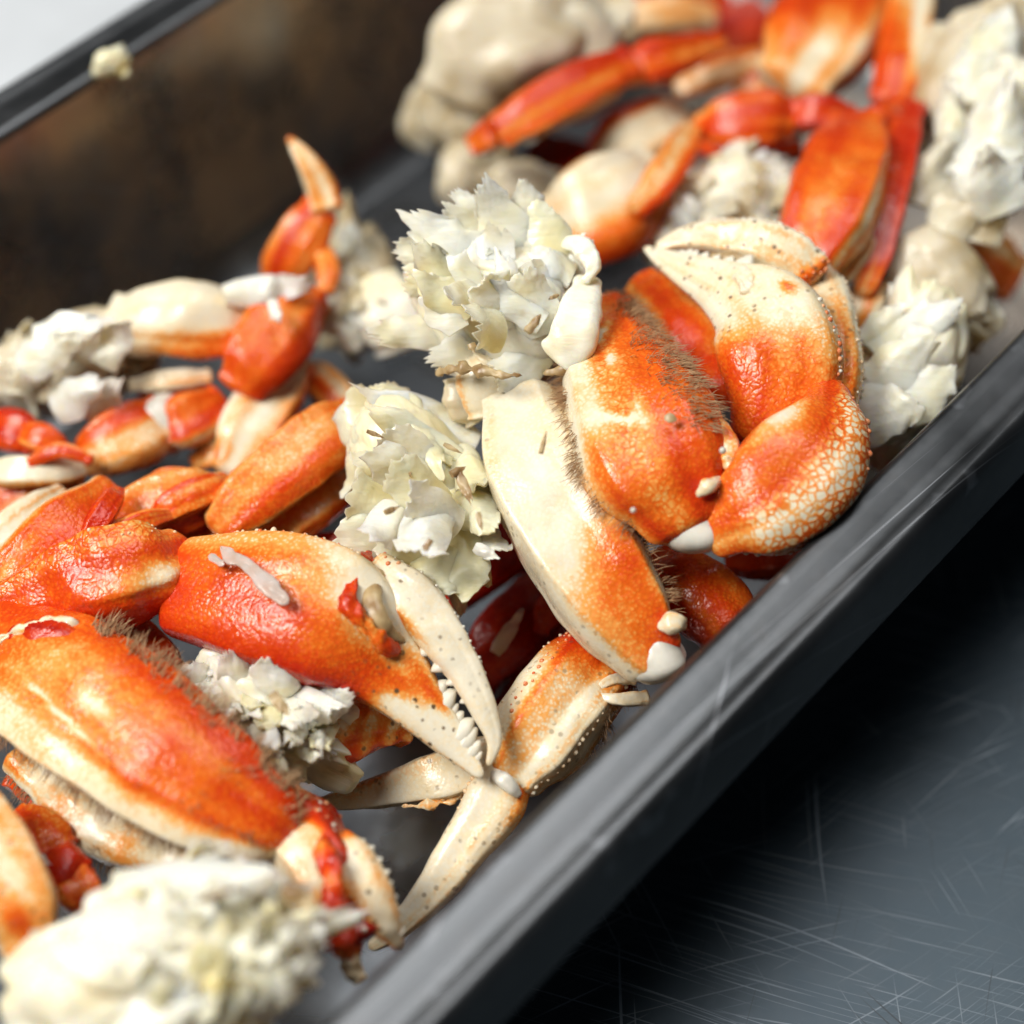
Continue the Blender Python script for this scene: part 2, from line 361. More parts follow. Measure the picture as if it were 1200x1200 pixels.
# ---------------------------------------------------------------- crab meat
def flake(name, root, base, d, nr, L, Wd, lift, curl, mat, seed, th=.0009, jag=.35, nu=16, nv=13, ruf=.12, tip=.55):
    """one torn, curved sheet of meat: grows from base along d, standing off along nr"""
    r = np.random.RandomState(seed); d = nrm(d); nr = nrm(nr-d*(nr @ d)); s_ = np.cross(d, nr)
    s = np.linspace(0, 1, nu); q = np.linspace(-1, 1, nv); S, Q = np.meshgrid(s, q, indexing='ij')
    tipn = (np.interp(q, np.linspace(-1, 1, 5), 1+.5*jag*r.uniform(-1, .7, 5))+.26*jag*r.uniform(-1, .4, nv))*(1-.22*np.abs(q)**2.5)
    wv = 1+.3*np.interp(s, np.linspace(0, 1, 7), r.uniform(-1, 1, 7)*.7)
    along = S*L*(1-(1-tipn[None, :])*S**3)
    wid = Wd*wv[:, None]*(np.sin(np.minimum(S*1.6+.75, 1.571))*(1-(1-tip)*S**2))
    nz = Nz(seed+3, .55/Wd, 8); nz2 = Nz(seed+5, 3.2/Wd, 8)
    pts = base+along[..., None]*d+(Q*wid)[..., None]*s_
    h = lift*L*S**1.7-curl*Wd*Q**2+ruf*1.5*Wd*nz(pts)*S+ruf*.22*Wd*nz2(pts)*S
    top = pts+h[..., None]*nr; tk = th*(1.15-.75*S)*(1-.45*np.abs(Q)**3)
    bot = top-tk[..., None]*nr
    V = np.vstack([top.reshape(-1, 3), bot.reshape(-1, 3)]); m = nu*nv; F = []
    for i in range(nu-1):
        for j in range(nv-1):
            a = i*nv+j; F.append((a, a+nv, a+nv+1, a+1)); F.append((m+a, m+a+1, m+a+nv+1, m+a+nv))
    rim = [j for j in range(nv)]+[i*nv+nv-1 for i in range(1, nu)]+[(nu-1)*nv+j for j in range(nv-2, -1, -1)]+[i*nv for i in range(nu-2, 0, -1)]
    for a, b in zip(rim, rim[1:]+rim[:1]): F.append((a, b, m+b, m+a))
    return mesh_obj(name, V, F, mat, root, sharp=50)

def ico(sub):
    bm = bmesh.new(); bmesh.ops.create_icosphere(bm, subdivisions=sub, radius=1)
    V = np.array([v.co[:] for v in bm.verts]); F = [[v.index for v in f.verts] for f in bm.faces]; bm.free(); return V, F
ICO = {s: ico(s) for s in (4, 5, 6)}

def meat(root, x, y, z, rx, ry, rz, ang, seed, mat, nfl=24, sub=5, cells=46, step=.20, fl=(.6, .5), jag=.25, name='meat_core', fan=None, tilt=0., yaw_axis=None):
    """lump of flaking crab meat centred at layout (x, y, z): half sizes rx (along the fibres, turned `ang` degrees
    anticlockwise on the layout), ry, rz; a stepped core of fibre bundles with separate torn flakes on it"""
    c = P(x, y, z); k = mpp(c); rx, ry, rz = rx*k, ry*k, rz*k
    N = nrm(nrm(CAM-c)*.8+np.array([0, 0, .3])); R0 = nrm(RT-N*(RT @ N)); U0 = np.cross(N, R0)
    a = math.radians(ang); X = R0*math.cos(a)+U0*math.sin(a); Y = np.cross(N, X)
    if tilt:
        ct, st = math.cos(tilt), math.sin(tilt); X, N = X*ct+N*st, N*ct-X*st
    M = np.stack([X, Y, N], 1)                       # local -> world
    grp = bpy.data.objects.new('tmp', None)
    bpy.data.objects.remove(grp)
    r = np.random.RandomState(seed)
    V0, F = ICO[sub]; ax = np.array([rx, ry, rz])
    q = V0+.16*np.stack([Nz(seed+i, .7)(V0) for i in range(3)], 1)+.03*np.stack([Nz(seed+9+i, 2.5)(V0) for i in range(3)], 1)
    fr = math.sqrt(cells)/6.
    n1 = Nz(seed+40, .75*fr)(q*np.array([.30, 1, 1])); n2 = Nz(seed+41, 1.7*fr)(q*np.array([.22, 1, 1])); n3 = Nz(seed+42, 4.2*fr)(q*np.array([.16, 1, 1]))
    big = Nz(seed+30, .42)(V0); chip = Nz(seed+44, 1.4)(q)
    rad = 1+.13*big+step*(.42*n1-.62*np.exp(-(n1/.13)**2)-.22*np.exp(-(n2/.16)**2)*sm(-.3, .6, chip)+.10*n2+.03*n3)+.05*step*np.round(2.2*chip)
    spike = sm(.55, 1., V0[:, 0])*(.20*np.maximum(n2, -.4)+.10*n3)
    rad = rad+spike*.8
    V = V0*rad[:, None]*ax
    loc = c-np.array(root.location)
    o = mesh_obj(name, V, F, mat, root, sharp=75)
    o.matrix_local = Matrix.Translation(Vector(loc)) @ Matrix([[*M[0], 0], [*M[1], 0], [*M[2], 0], [0, 0, 0, 1]])
    for i in range(nfl):
        while True:
            p = r.normal(size=3); p /= np.linalg.norm(p)
            if p[2] > -.25: break
        nr = nrm(p/ax); b = p*ax*(.86+.1*r.rand())
        dr = np.array([1., r.normal(0, .35), r.normal(0, .25)])
        if fan: dr = np.array([p[0]*.5+.7, p[1]*fan+r.normal(0, .2), p[2]*.4])
        dr = dr-nr*(dr @ nr)*.75
        L = rx*fl[0]*r.uniform(.55, 1.35); Wd = ry*fl[1]*r.uniform(.5, 1.3)
        f = flake('meat_flake', o, b-nrm(dr)*L*.45, dr, nr, L, Wd, r.uniform(.0, .18), r.uniform(.1, .5), mat, seed*31+i, th=.0010+.0016*r.rand(), jag=jag)
    return o

def flake_px(root, name, pts, hw, mat, seed, lift=.1, curl=.25, jag=.3, th=.001, ruf=.12, tip=.5, twist=0., nu=20, nv=15, sink=.006):
    """a single flake laid from layout point pts[0] to pts[1] (x, y, z)"""
    a, b = P(pts[0][0], pts[0][1], pts[0][2]-(sink if name == 'meat_flake' else 0)), P(*pts[1]); org = np.array(root.location); d = b-a
    nr = nrm(CAM-a)+np.array([0, 0, .3]); nr = nr+nrm(np.cross(nrm(d), nr))*twist
    return flake(name, root, a-org, d, nr, np.linalg.norm(d), hw*mpp(a), lift, curl, mat, seed, th=th, jag=jag, ruf=ruf, tip=tip, nu=nu, nv=nv)

def scatter_flakes(root, cx, cy, cz, rx, ry, h, n, hw, ln, ang, mats, seed, spread=.35, jag=.3, th=.0016):
    """many small torn flakes lying shingled over a lump (ellipse rx, ry on the layout, crown height h metres)"""
    r = random.Random(seed)
    pts = sorted(((math.sqrt(r.random())*.95, r.uniform(0, 6.283)) for _ in range(n)), key=lambda q: -q[0]*math.sin(q[1]))
    for i, (e, t) in enumerate(pts):
        x, y = cx+rx*e*math.cos(t), cy-ry*e*math.sin(t); z = cz+h*math.sqrt(1-e*e)
        an = math.radians(ang)+r.gauss(0, spread); L = ln*r.uniform(.6, 1.3)
        x2, y2 = x+L*math.cos(an), y-L*math.sin(an)
        flake_px(root, 'meat_flake', [(x-(x2-x)*.4, y-(y2-y)*.4, z-.001), (x2, y2, z+r.uniform(.001, .005))], hw*r.uniform(.55, 1.4), mats[i % len(mats)], seed*50+i, lift=r.uniform(0, .12), curl=r.uniform(.1, .5), jag=jag, th=th*r.uniform(.7, 1.4), ruf=r.uniform(.06, .16), tip=r.uniform(.55, .95), nu=14, nv=13, sink=.005)

# ================================================================ the setting
FZ = .003                                                     # pan floor height
pa, pb = P(380, 1200, .1), P(1200, 385, .1)
AL = nrm(pb-pa); PE = np.array([-AL[1], AL[0], 0]); PANG = math.atan2(AL[1], AL[0])
LX, LY, HR = .60, .278, .100                                  # inner length, inner width, rim height
pc = pa+AL*(.17)+PE*(LY/2)                                    # pan centre

def sheet(name, x0, x1, y0, y1, z, mat, nx=2, ny=2):
    V = [(x0+(x1-x0)*i/(nx-1), y0+(y1-y0)*j/(ny-1), z) for i in range(nx) for j in range(ny)]
    F = [(i*ny+j, (i+1)*ny+j, (i+1)*ny+j+1, i*ny+j+1) for i in range(nx-1) for j in range(ny-1)]
    return mesh_obj(name, V, F, mat, None, smooth=False)
tb = sheet('table', -1.2, 1.2, -.5, 1.5, 0., mat_table()); tag(tb, 'dark scratched steel table top under the pan', 'table', kind='structure')

def rrect(hx, hy, r, nc=10, ne=14):
    pts = []
    cs = [(hx-r, hy-r, 0), (-hx+r, hy-r, 90), (-hx+r, -hy+r, 180), (hx-r, -hy+r, 270)]
    for (cx, cy, a0) in cs:
        for i in range(nc+1):
            a = math.radians(a0+90*i/nc); pts.append((cx+r*math.cos(a), cy+r*math.sin(a)))
    out = []
    for i in range(len(pts)):
        a, b = pts[i], pts[(i+1) % len(pts)]; d = math.hypot(b[0]-a[0], b[1]-a[1]); m = ne if d > .05 else 1
        for k in range(m): out.append((a[0]+(b[0]-a[0])*k/m, a[1]+(b[1]-a[1])*k/m))
    return out
def loft(prof, root, name, mat, close_last=False):
    """rounded-rectangle rings from (offset from the inner rim line, height)"""
    V = []; F = []; n = None
    wob = random.Random(5)
    for off, z in prof:
        ring = rrect(LX/2+off, LY/2+off, max(.035+off, .012)); n = len(ring); V += [(x, y, z) for x, y in ring]
    for i in range(len(prof)-1):
        for j in range(n): F.append((i*n+j, i*n+(j+1) % n, (i+1)*n+(j+1) % n, (i+1)*n+j))
    if close_last: F.append(tuple((len(prof)-1)*n+j for j in range(n)))
    return mesh_obj(name, V, F, mat, root)
pan = thing('steel_pan', (*pc[:2], 0), 'deep rectangular steel pan full of cooked crab pieces', 'pan')
pan.rotation_euler = (0, 0, PANG)
inner = [(-.0002, HR-.001), (-.0015, HR-.006), (-.003, HR-.02), (-.006, .05), (-.0085, .024)]
for i in range(9):
    a = math.pi/2*i/8; inner.append((-.0095-.014*(1-math.cos(a)), FZ+.014*(1-math.sin(a))))
outer = [(-.096, FZ-.0015), (-.03, FZ-.0015), (-.02, FZ+.001), (-.0075, .016), (-.004, .05), (.0005, HR-.02), (.0012, HR-.008)]
loft(inner, pan, 'basin_wall', STAIN_REFLECT)
loft([inner[-1], (-.04, FZ), (-.10, FZ)], pan, 'basin_floor', FLOOR, True)
loft(outer, pan, 'outer_wall', STEEL)
rim = [(-.0003, HR-.003), (-.0002, HR-.0008)]
for i in range(7):
    a = math.pi*(1-.5*i/6); rim.append((.0028+.0029*math.cos(a), HR-.0006+.0026*math.sin(a)))
rim += [(.006, HR+.0017), (.0095, HR+.0008), (.0125, HR+.0003), (.0145, HR+.0006), (.0165, HR+.0012), (.0182, HR+.0008), (.0195, HR-.0006), (.0204, HR-.0028), (.0214, HR-.007), (.0226, HR-.0125), (.0232, HR-.0155), (.0232, HR-.0170), (.0222, HR-.0178), (.0208, HR-.0172), (.0196, HR-.012), (.0188, HR-.004)]
loft(rim, pan, 'rim', STEEL)

BOARD = mat_simple('white_board', (.62, .65, .68), .5, .04, 60, .0, .05)
def slab(name, c, sx, sy, z0, z1, rot, mat, r=.012):
    V = []; F = []; hx, hy = sx/2, sy/2
    prof = [(-.002, z0), (0, z0+.002), (0, z1-.003), (-.001, z1-.001), (-.003, z1)]
    n = None
    for off, z in prof:
        global LX, LY
        q = rrect(hx+off, hy+off, r+off, 6, 1); n = len(q); V += [(x, y, z) for x, y in q]
    for i in range(len(prof)-1):
        for j in range(n): F.append((i*n+j, i*n+(j+1) % n, (i+1)*n+(j+1) % n, (i+1)*n+j))
    F.append(tuple((len(prof)-1)*n+j for j in range(n))); F.append(tuple(range(n))[::-1])
    o = mesh_obj(name, V, F, mat, None, sharp=40); o.location = c; o.rotation_euler = (0, 0, rot); return o
bc = pa+AL*.12+PE*(LY+.05+.22)
tag(slab('white_board', (bc[0], bc[1], .0005), .62, .42, 0, .02, PANG, BOARD), 'plain white board lying on the table behind the pan', 'board')

# ================================================================ pigment patterns
def mottled(base, edge=.0, ends=.0): return lambda t, u, v: base+edge*np.abs(u)**3+ends*(ga(t, 0, .12)+ga(t, 1, .12))
ORANGE = lambda t, u, v: .42+.13*v+.12*ga(t, 0, .2)+.12*ga(t, 1, .2)-.25*sm(.0, -.8, v)
REDDY = lambda t, u, v: .70+.10*v-.2*sm(.0, -.9, v)
CREAM = lambda t, u, v: .10+.05*v
SPLIT = lambda t, u, v: .08+.45*sm(.35, .85, t)                # cream turning orange towards the end
SIDE = lambda t, u, v: .10+.48*sm(-.1, .6, u)
SIDEL = lambda t, u, v: .10+.48*sm(.1, -.6, u)
def at(pts): q = P(pts[0], pts[1], 0); return (q[0], q[1], FZ)
def base_of(x, y, z): q = P(x, y, z); return (q[0], q[1], FZ)

# ================================================================ 1. front claw (sharp, centre left)
r = thing('crab_claw', base_of(330, 700, .075), 'large orange crab claw with white closed fingers pointing at the pan rim', 'crab claw', 'crab claws in the pan')
o, s = seg(r, 'wrist_segment', [(-22, 724, .070, 22), (60, 693, .074, 46), (135, 676, .078, 56), (192, 664, .077, 46), (226, 640, .076, 17)],
    lambda t, u, v: .56+.18*ga(u, .9, .5)+.10*ga(u, -.25, .15)-.55*ga(t, .73, .13)*ga(u, .35, .42)-.06*ga(u, -.75, .3), thick=.8, res=(90, 84), net=lambda t, u, v: .5*sm(-.25, -.6, u)*sm(.95, .8, t), spk=.25, cap=(.1, .07))
tubercles(o, s, .45, .95, 120, 175, 16, .0006, 3, TUBER)
o, s = seg(r, 'palm', [(200, 690, .072, 54), (262, 697, .077, 70), (340, 710, .080, 82), (402, 738, .078, 80), (452, 783, .072, 53), (497, 832, .067, 32), (533, 872, .063, 20), (566, 912, .060, 5)],
    lambda t, u, v: np.clip(.57+.24*sm(.05, .75, u)*sm(.78, .5, t)+.12*sm(.2, .0, t)-.55*ga(t, .50, .14)*ga(u, -.45, .5)-.58*sm(.66, .80, t+.10*u)-.25*sm(-.55, -.95, u), .03, 1),
    thick=lambda t: .58+.08*t, res=(120, 92), lump=.018, facet=.22, collar=.02, n=3.1, net=.06, spk=lambda t, u, v: sm(.5, .65, t), cap=(.05, .02), label='orange palm with white fixed finger')
tubercles(o, s, .10, .47, 160, 178, 17, .00095, 5, TUBER); tubercles(o, s, .2, .48, 150, 185, 10, .0007, 8, TUBR)
teeth(o, s, [(.735, .8), (.77, 1.1), (.80, 1.25), (.83, 1.3), (.86, 1.2), (.89, 1.15), (.92, .95), (.945, .8)], 172, .0021, 2)
o, s2 = seg(r, 'movable_finger', [(432, 678, .080, 30), (462, 692, .082, 36), (505, 728, .080, 31), (542, 780, .075, 23), (566, 830, .070, 16), (579, 868, .066, 9), (572, 898, .062, 3)],
    lambda t, u, v: np.clip(.34*sm(.16, .0, t)+.42*ga(u, .8, .35)*sm(.5, .2, t)+.03, 0, 1), thick=.72, res=(80, 56), facet=.25, lump=.03, spk=lambda t, u, v: .8*sm(.9, .3, t), cap=(.08, .02))
tubercles(o, s2, .1, .62, 150, 185, 18, .0007, 9, TOOTH); tubercles(o, s2, .02, .16, 120, 160, 5, .0008, 10, TUBR)
teeth(o, s2, [(.42, .9), (.50, 1.), (.58, .9), (.66, .8)], 5, .0015, 6)
o, s3 = seg(r, 'socket_rim', [(436, 646, .083, 5), (418, 662, .088, 8), (410, 690, .0905, 9), (418, 722, .090, 11), (442, 750, .085, 9), (470, 764, .079, 5)], lambda t, u, v: .66+.15*v-.35*ga(t, .75, .12), thick=.7, lump=.22, res=(50, 28), cap=(.1, .1))
o, s4 = seg(r, 'socket_membrane', [(446, 668, .086, 9), (436, 700, .089, 12), (448, 735, .086, 10), (475, 752, .08, 5)], 0., thick=.6, mat=RIND, lump=.1, res=(30, 20), cap=(.2, .2))
seg(r, 'meat_scrap', [(258, 640, .0925, 4), (272, 652, .0940, 10), (292, 664, .0950, 8), (316, 688, .0945, 12), (338, 708, .0935, 10)], 0., mat=SCRAP, thick=.22, lump=.10, res=(36, 26), cap=(.15, .15))
flake_px(r, 'meat_scrap', [(245, 650, .092), (262, 662, .093)], 5, SCRAP, 78, lift=.02, curl=.2, jag=.1, th=.001, ruf=.1, tip=.75)
joint(r, [(196, 672, .073, 30), (216, 672, .074, 36), (232, 675, .074, 34)])

# ================================================================ 2. hairy arm, lower left
r = thing('crab_limb', base_of(150, 860, .075), 'thick orange crab limb with brown bristles and a cream edge at left', 'crab limb', 'crab limbs in the pan')
def pigB(t, u, v):
    cream = sm(.42, .80, u+.10*np.sin(t*6))
    vein = ga(u, .28+.9*(t-.33), .035)*ga(t, .40, .12)+.8*ga(u, .1-.6*(t-.3), .03)*ga(t, .45, .16)
    return np.clip(.47+.10*ga(t, .05, .12)+.07*v-.12*ga(t, .35, .25)*ga(u, 0, .5)-.42*cream-.55*np.clip(vein, 0, 1)+.14*ga(u, -.85, .3), .02, 1)
o, s = seg(r, 'leg_segment', [(-35, 760, 0.0640, 60), (40, 790, 0.0700, 80), (120, 842, 0.0740, 88), (200, 896, 0.0750, 84), (280, 945, 0.0720, 66), (345, 985, 0.0660, 34)], pigB, thick=.55, n=3.1, res=(110, 96), net=lambda t, u, v: .12, lump=.03, cap=(.08, .1), spk=.1)
bristles(o, s, .30, .97, 138, 190, 520, .0066, 4, lean=-.2, spread=.7, rad=.00019); bristles(o, s, .55, .98, 60, 140, 160, .0035, 5, lean=.4)
bristles(o, s, .10, .85, -28, 8, 330, .0055, 6, lean=.2)
o, s = seg(r, 'under_edge', [(20, 880, 0.0520, 22), (80, 945, 0.0520, 34), (150, 990, 0.0520, 32), (230, 1005, 0.0520, 18)], lambda t, u, v: .14+.1*np.sin(t*20), thick=.8, res=(50, 32), lump=.09)
bristles(o, s, .05, .95, -40, 60, 260, .0055, 7, lean=.2)
o, s = seg(r, 'elbow', [(10, 752, 0.0760, 16), (55, 750, 0.0800, 26), (95, 765, 0.0800, 22), (125, 790, 0.0760, 8)], lambda t, u, v: .80, thick=.6, lump=.06, res=(36, 32))
seg(r, 'joint', [(-20, 756, .0760, 5), (30, 737, .0810, 7), (66, 728, .083, 7), (104, 744, .0805, 5), (140, 772, .074, 3)], .1, thick=.5, lump=.2, res=(40, 18))

# ================================================================ 3. big meat lump, bottom left (out of focus)
r = thing('crab_body_piece', base_of(205, 1105, .078), 'largest lump of white crab meat, blurred in the bottom left corner', 'crab meat', 'lumps of crab meat in the pan')
meat(r, 200, 1130, .080, 165, 125, 95, 20, 21, MEAT, nfl=24, sub=6, cells=60, step=.24, fl=(.5, .3), jag=.3)
flake_px(r, 'shell_plate', [(130, 1048, .096), (325, 1026, .098)], 40, MEAT, 5, lift=.02, curl=.5, jag=.08, th=.002, ruf=.05, tip=.7)
scatter_flakes(r, 205, 1140, .083, 165, 85, .020, 70, 20, 46, 80, [MEAT, MEAT, MEATY, MEAT], 22, spread=.5, th=.0022)
flake_px(r, 'brown_rind', [(330, 1040, .101), (378, 1066, .099)], 12, RIND, 9, lift=.0, curl=.3, jag=.3, th=.001)
flake_px(r, 'brown_rind', [(232, 1056, .1115), (280, 1040, .111)], 5, RIND, 10, lift=.0, curl=.3, jag=.3, th=.001)

# ================================================================ 4. half hidden red-edged claw, bottom
r = thing('crab_claw', base_of(390, 1040, .055), 'crab claw with bright red joint, half hidden by the largest meat lump', 'crab claw', 'crab claws in the pan')
o, s = seg(r, 'palm', [(300, 930, .060, 40), (340, 965, .062, 50), (372, 1010, .064, 46), (398, 1065, .060, 36), (415, 1110, .056, 32)], lambda t, u, v: .10+.62*sm(-.05, -.55, u+.18*np.sin(t*17))*sm(.12, .3, t)+.4*sm(.62, .8, t), thick=.7, res=(80, 64), lump=.08, spk=.4)
tubercles(o, s, .15, .98, 130, 200, 20, .0011, 11, TUBR); tubercles(o, s, .3, .98, 110, 190, 12, .0009, 12, TOOTH)
bristles(o, s, .0, .3, 90, 180, 120, .005, 31)
o, s = seg(r, 'movable_finger', [(393, 978, .064, 12), (412, 1005, .066, 25), (432, 1045, .064, 27), (452, 1085, .058, 18), (470, 1112, .052, 5)], lambda t, u, v: .06+.4*sm(.55, .85, u)+.3*ga(t, .08, .06), thick=.6, res=(56, 44), lump=.04, spk=.9)
teeth(o, s, [(.2+.085*i, .8+.05*(i % 3)) for i in range(9)], 178, .0010, 13)
seg(r, 'socket_rim', [(386, 972, .069, 8), (382, 1000, .072, 12), (392, 1030, .072, 10), (388, 1062, .07, 13), (405, 1092, .066, 11), (402, 1125, .06, 12)], lambda t, u, v: .62+.2*np.sin(t*25), lump=.25, res=(44, 26))
seg(r, 'knuckle', [(415, 1090, .056, 12), (410, 1125, .054, 18), (425, 1150, .05, 10)], lambda t, u, v: .12+.5*ga(t, .2, .2), lump=.2, res=(30, 26))

# ================================================================ 5. open pale claw beside the near rim
r = thing('crab_claw', base_of(640, 850, .045), 'pale cream crab claw lying open against the near pan wall', 'crab claw', 'crab claws in the pan')
o, s = seg(r, 'palm', [(712, 748, .052, 34), (692, 782, .055, 50), (655, 832, .056, 56), (620, 882, .053, 50), (592, 925, .047, 30)], lambda t, u, v: np.clip(.12+.66*sm(.48, .20, t)*sm(-.9, .0, v)+.26*ga(u, .55, .12)+.22*ga(u, -.62, .10), 0, 1), thick=.8, res=(90, 84), lump=.04, spk=.5, cap=(.07, .1))
tubercles(o, s, .05, .95, 144, 162, 26, .00085, 14, TUBER); tubercles(o, s, .05, .7, 38, 60, 22, .0008, 15, TUBR); tubercles(o, s, .1, .9, 10, 40, 22, .0006, 17, TUBER)
bristles(o, s, .05, .6, 150, 200, 200, .004, 16)
o, s = seg(r, 'movable_finger', [(602, 898, .050, 26), (585, 930, .049, 37), (552, 982, .044, 33), (512, 1038, .038, 23), (468, 1085, .033, 14), (432, 1112, .030, 6)], lambda t, u, v: .07+.28*ga(u, -.85, .25)*sm(.35, .1, t), thick=.7, res=(84, 56), facet=.3, lump=.03, spk=.6, cap=(.08, .03))
tubercles(o, s, .05, .35, 0, 30, 8, .0009, 18, TUBER)
seg(r, 'joint', [(574, 906, .054, 6), (592, 916, .0560, 10), (610, 934, .053, 7)], 0., mat=MEMB, lump=.05, thick=.9, res=(24, 24), cap=(.3, .3))
o, s = seg(r, 'fixed_finger', [(600, 885, .042, 28), (560, 893, .044, 36), (505, 912, .043, 31), (440, 930, .034, 18), (385, 941, .031, 8), (355, 945, .030, 3)], lambda t, u, v: .05, thick=.7, res=(70, 52), lump=.04, spk=.6, cap=(.05, .03))
seg(r, 'biting_edge', [(470, 945, .040, 4), (510, 940, .043, 7), (550, 926, .044, 9), (585, 918, .044, 6)], .2, thick=.7, lump=.35, res=(40, 18))

# ================================================================ 6. meat lump under the front claw
r = thing('crab_body_piece', base_of(300, 830, .055), 'white meat lump with brown leg stump lying under the large orange claw', 'crab meat', 'lumps of crab meat in the pan')
meat(r, 300, 836, .058, 92, 68, 60, -25, 33, MEAT, nfl=12, sub=6, cells=50, step=.22, fl=(.6, .45))
for i, (a, b, h, l) in enumerate([((265, 850, .070), (212, 772, .074), 30, .05), ((300, 850, .074), (262, 762, .080), 26, .08), ((325, 850, .074), (322, 772, .082), 34, .05), ((350, 850, .072), (412, 806, .076), 22, .05), ((300, 860, .070), (345, 922, .056), 26, .0), ((275, 850, .072), (292, 912, .062), 26, .0), ((320, 815, .080), (402, 836, .073), 20, .08), ((255, 810, .074), (310, 882, .068), 30, .0), ((350, 845, .070), (392, 890, .058), 16, .0)]):
    flake_px(r, 'meat_flake', [a, b], h, MEAT, 300+i, lift=l, curl=.4, jag=.28, th=.0018, ruf=.09, tip=.75, sink=.012, nu=24, nv=21)
flake_px(r, 'brown_rind', [(318, 812, .0850), (340, 840, .083)], 8, RIND, 345, jag=.4, th=.0006)
scatter_flakes(r, 310, 845, .062, 85, 60, .012, 22, 13, 30, -60, [MEAT, MEATY, MEAT], 35, spread=.9)
o, s = seg(r, 'leg_stump', [(365, 862, .050, 28), (400, 855, .053, 36), (440, 850, .052, 32), (480, 850, .048, 22)], lambda t, u, v: .42+.13*np.sin(t*30+u*3)-.2*sm(.4, .0, t)+.12*u, thick=.8, res=(60, 44), lump=.10, spk=.9)
seg(r, 'joint', [(352, 880, .052, 14), (372, 878, .054, 20), (392, 880, .05, 14)], 0., mat=RIND, lump=.2, res=(26, 24), cap=(.3, .3))

# ================================================================ 7. bottom left edge pieces
r = thing('crab_limb', base_of(10, 1040, .075), 'cream crab leg end with orange tip cut off by the left edge', 'crab limb', 'crab limbs in the pan')
o, s = seg(r, 'leg_segment', [(-70, 930, .075, 52), (-20, 1000, .076, 58), (20, 1065, .074, 48), (42, 1122, .068, 28)], lambda t, u, v: .24+.28*sm(.15, .7, u)*sm(.75, .45, t)+.3*ga(t, .80, .07)*ga(u, .0, .4), res=(60, 60), spk=.7, lump=.03)
r = thing('crab_limb', base_of(60, 990, .055), 'small bright red leg joint beside the bristly orange limb', 'crab limb', 'crab limbs in the pan')
seg(r, 'leg_segment', [(15, 958, .052, 18), (48, 976, .056, 28), (75, 1004, .055, 22)], .60, net=.3, lump=.05, n=3.8, thick=.5, res=(44, 44))
seg(r, 'joint', [(45, 1010, .060, 12), (75, 1012, .062, 22), (105, 1035, .056, 14)], .80, lump=.15, n=4, thick=.5, res=(36, 32))
seg(r, 'leg_segment', [(75, 1018, .058, 18), (92, 1040, .060, 28), (98, 1066, .056, 22), (92, 1082, .052, 10)], .52, net=.35, lump=.05, n=3.8, thick=.5, res=(44, 44))
flake_px(r, 'membrane', [(38, 1000, .064), (58, 1012, .066)], 6, MEMB, 81, jag=.5)

# ================================================================ 8. centre limb, cream to orange
r = thing('crab_limb', base_of(690, 640, .075), 'broad crab limb fading from cream to orange, ending at a white joint', 'crab limb', 'crab limbs in the pan')
def pigI(t, u, v):
    return np.clip(.02+.55*sm(.42, .70, t+.10*(1-np.abs(u))+.05*u)*sm(-1.05, -.55, -np.abs(u)*.9+.1)*sm(-.95, -.45, u+1.2*(v*0))+.10*sm(.7, .95, t)*sm(-.4, .5, u), .0, 1)
def pigI2(t, u, v):
    o_ = sm(.40, .68, t+.08*u); left = sm(-.78, -.42, -u*-1)
    return np.clip(.03+.56*o_*sm(-.80, -.35, -u)*1.0, 0, 1)
o, s = seg(r, 'leg_segment', [(606, 452, .096, 34), (622, 520, .094, 62), (656, 600, .090, 68), (704, 680, .084, 66), (752, 748, .077, 50), (782, 784, .072, 26)],
    lambda t, u, v: np.clip(.03+.52*sm(.45, .72, t-.06*u)*sm(.95, .35, u)*sm(-1.0, -.6, u)+.14*sm(.75, .95, t)*sm(.3, -.5, u), 0, 1), thick=.66, res=(110, 90), lump=.025, cap=(.07, .07), spk=lambda t, u, v: .5*sm(.55, .9, u))
bristles(o, s, .06, .62, 150, 200, 620, .0050, 41, lean=.2); bristles(o, s, .55, .85, 165, 195, 90, .006, 42, lean=.3)
seg(r, 'joint', [(742, 770, .070, 26), (768, 772, .075, 29), (798, 760, .073, 22)], 0., mat=MEMB, thick=.85, cap=(.35, .35), lump=.02, res=(30, 30))
seg(r, 'joint_knob', [(770, 735, .084, 8), (792, 730, .085, 13), (804, 736, .083, 7)], .12, thick=.8, cap=(.35, .35), lump=.1, res=(26, 24))
flake_px(r, 'membrane', [(634, 530, .1165), (640, 508, .117)], 3.5, RIND, 82, curl=.5, jag=.1, th=.0006)

# ================================================================ 9. right limb: bristly arm, wrist and claw
r = thing('crab_claw', base_of(860, 520, .09), 'orange bristly crab arm with granular wrist and cream claw at the right rim', 'crab claw', 'crab claws in the pan')
def pigJ(t, u, v):
    cream = sm(.32, .68, u+.15*(t-.3))*sm(.75, .50, t)
    vein = ga(u, .12+.15*np.sin(t*7), .03)*ga(t, .42, .22)+ga(t, .62-.12*u, .013)*sm(-.1, .2, u)+ga(t, .22+.18*u, .02)*sm(-.2, .2, u)*.8
    return np.clip(.45+.06*v+.20*ga(t, .86, .10)*sm(.25, -.4, u)-.44*cream-.50*np.clip(vein, 0, 1)-.12*ga(t, .75, .12)*ga(u, .55, .4)+.10*ga(u, -.6, .25), .03, 1)
o, s = seg(r, 'arm_segment', [(703, 352, .098, 26), (718, 402, .104, 54), (740, 470, .108, 80), (768, 537, .106, 84), (795, 590, .101, 64), (816, 628, .096, 32)], pigJ, thick=.52, n=3.2, res=(110, 96), lump=.03, net=lambda t, u, v: .35*ga(u, .25, .25), cap=(.05, .07))
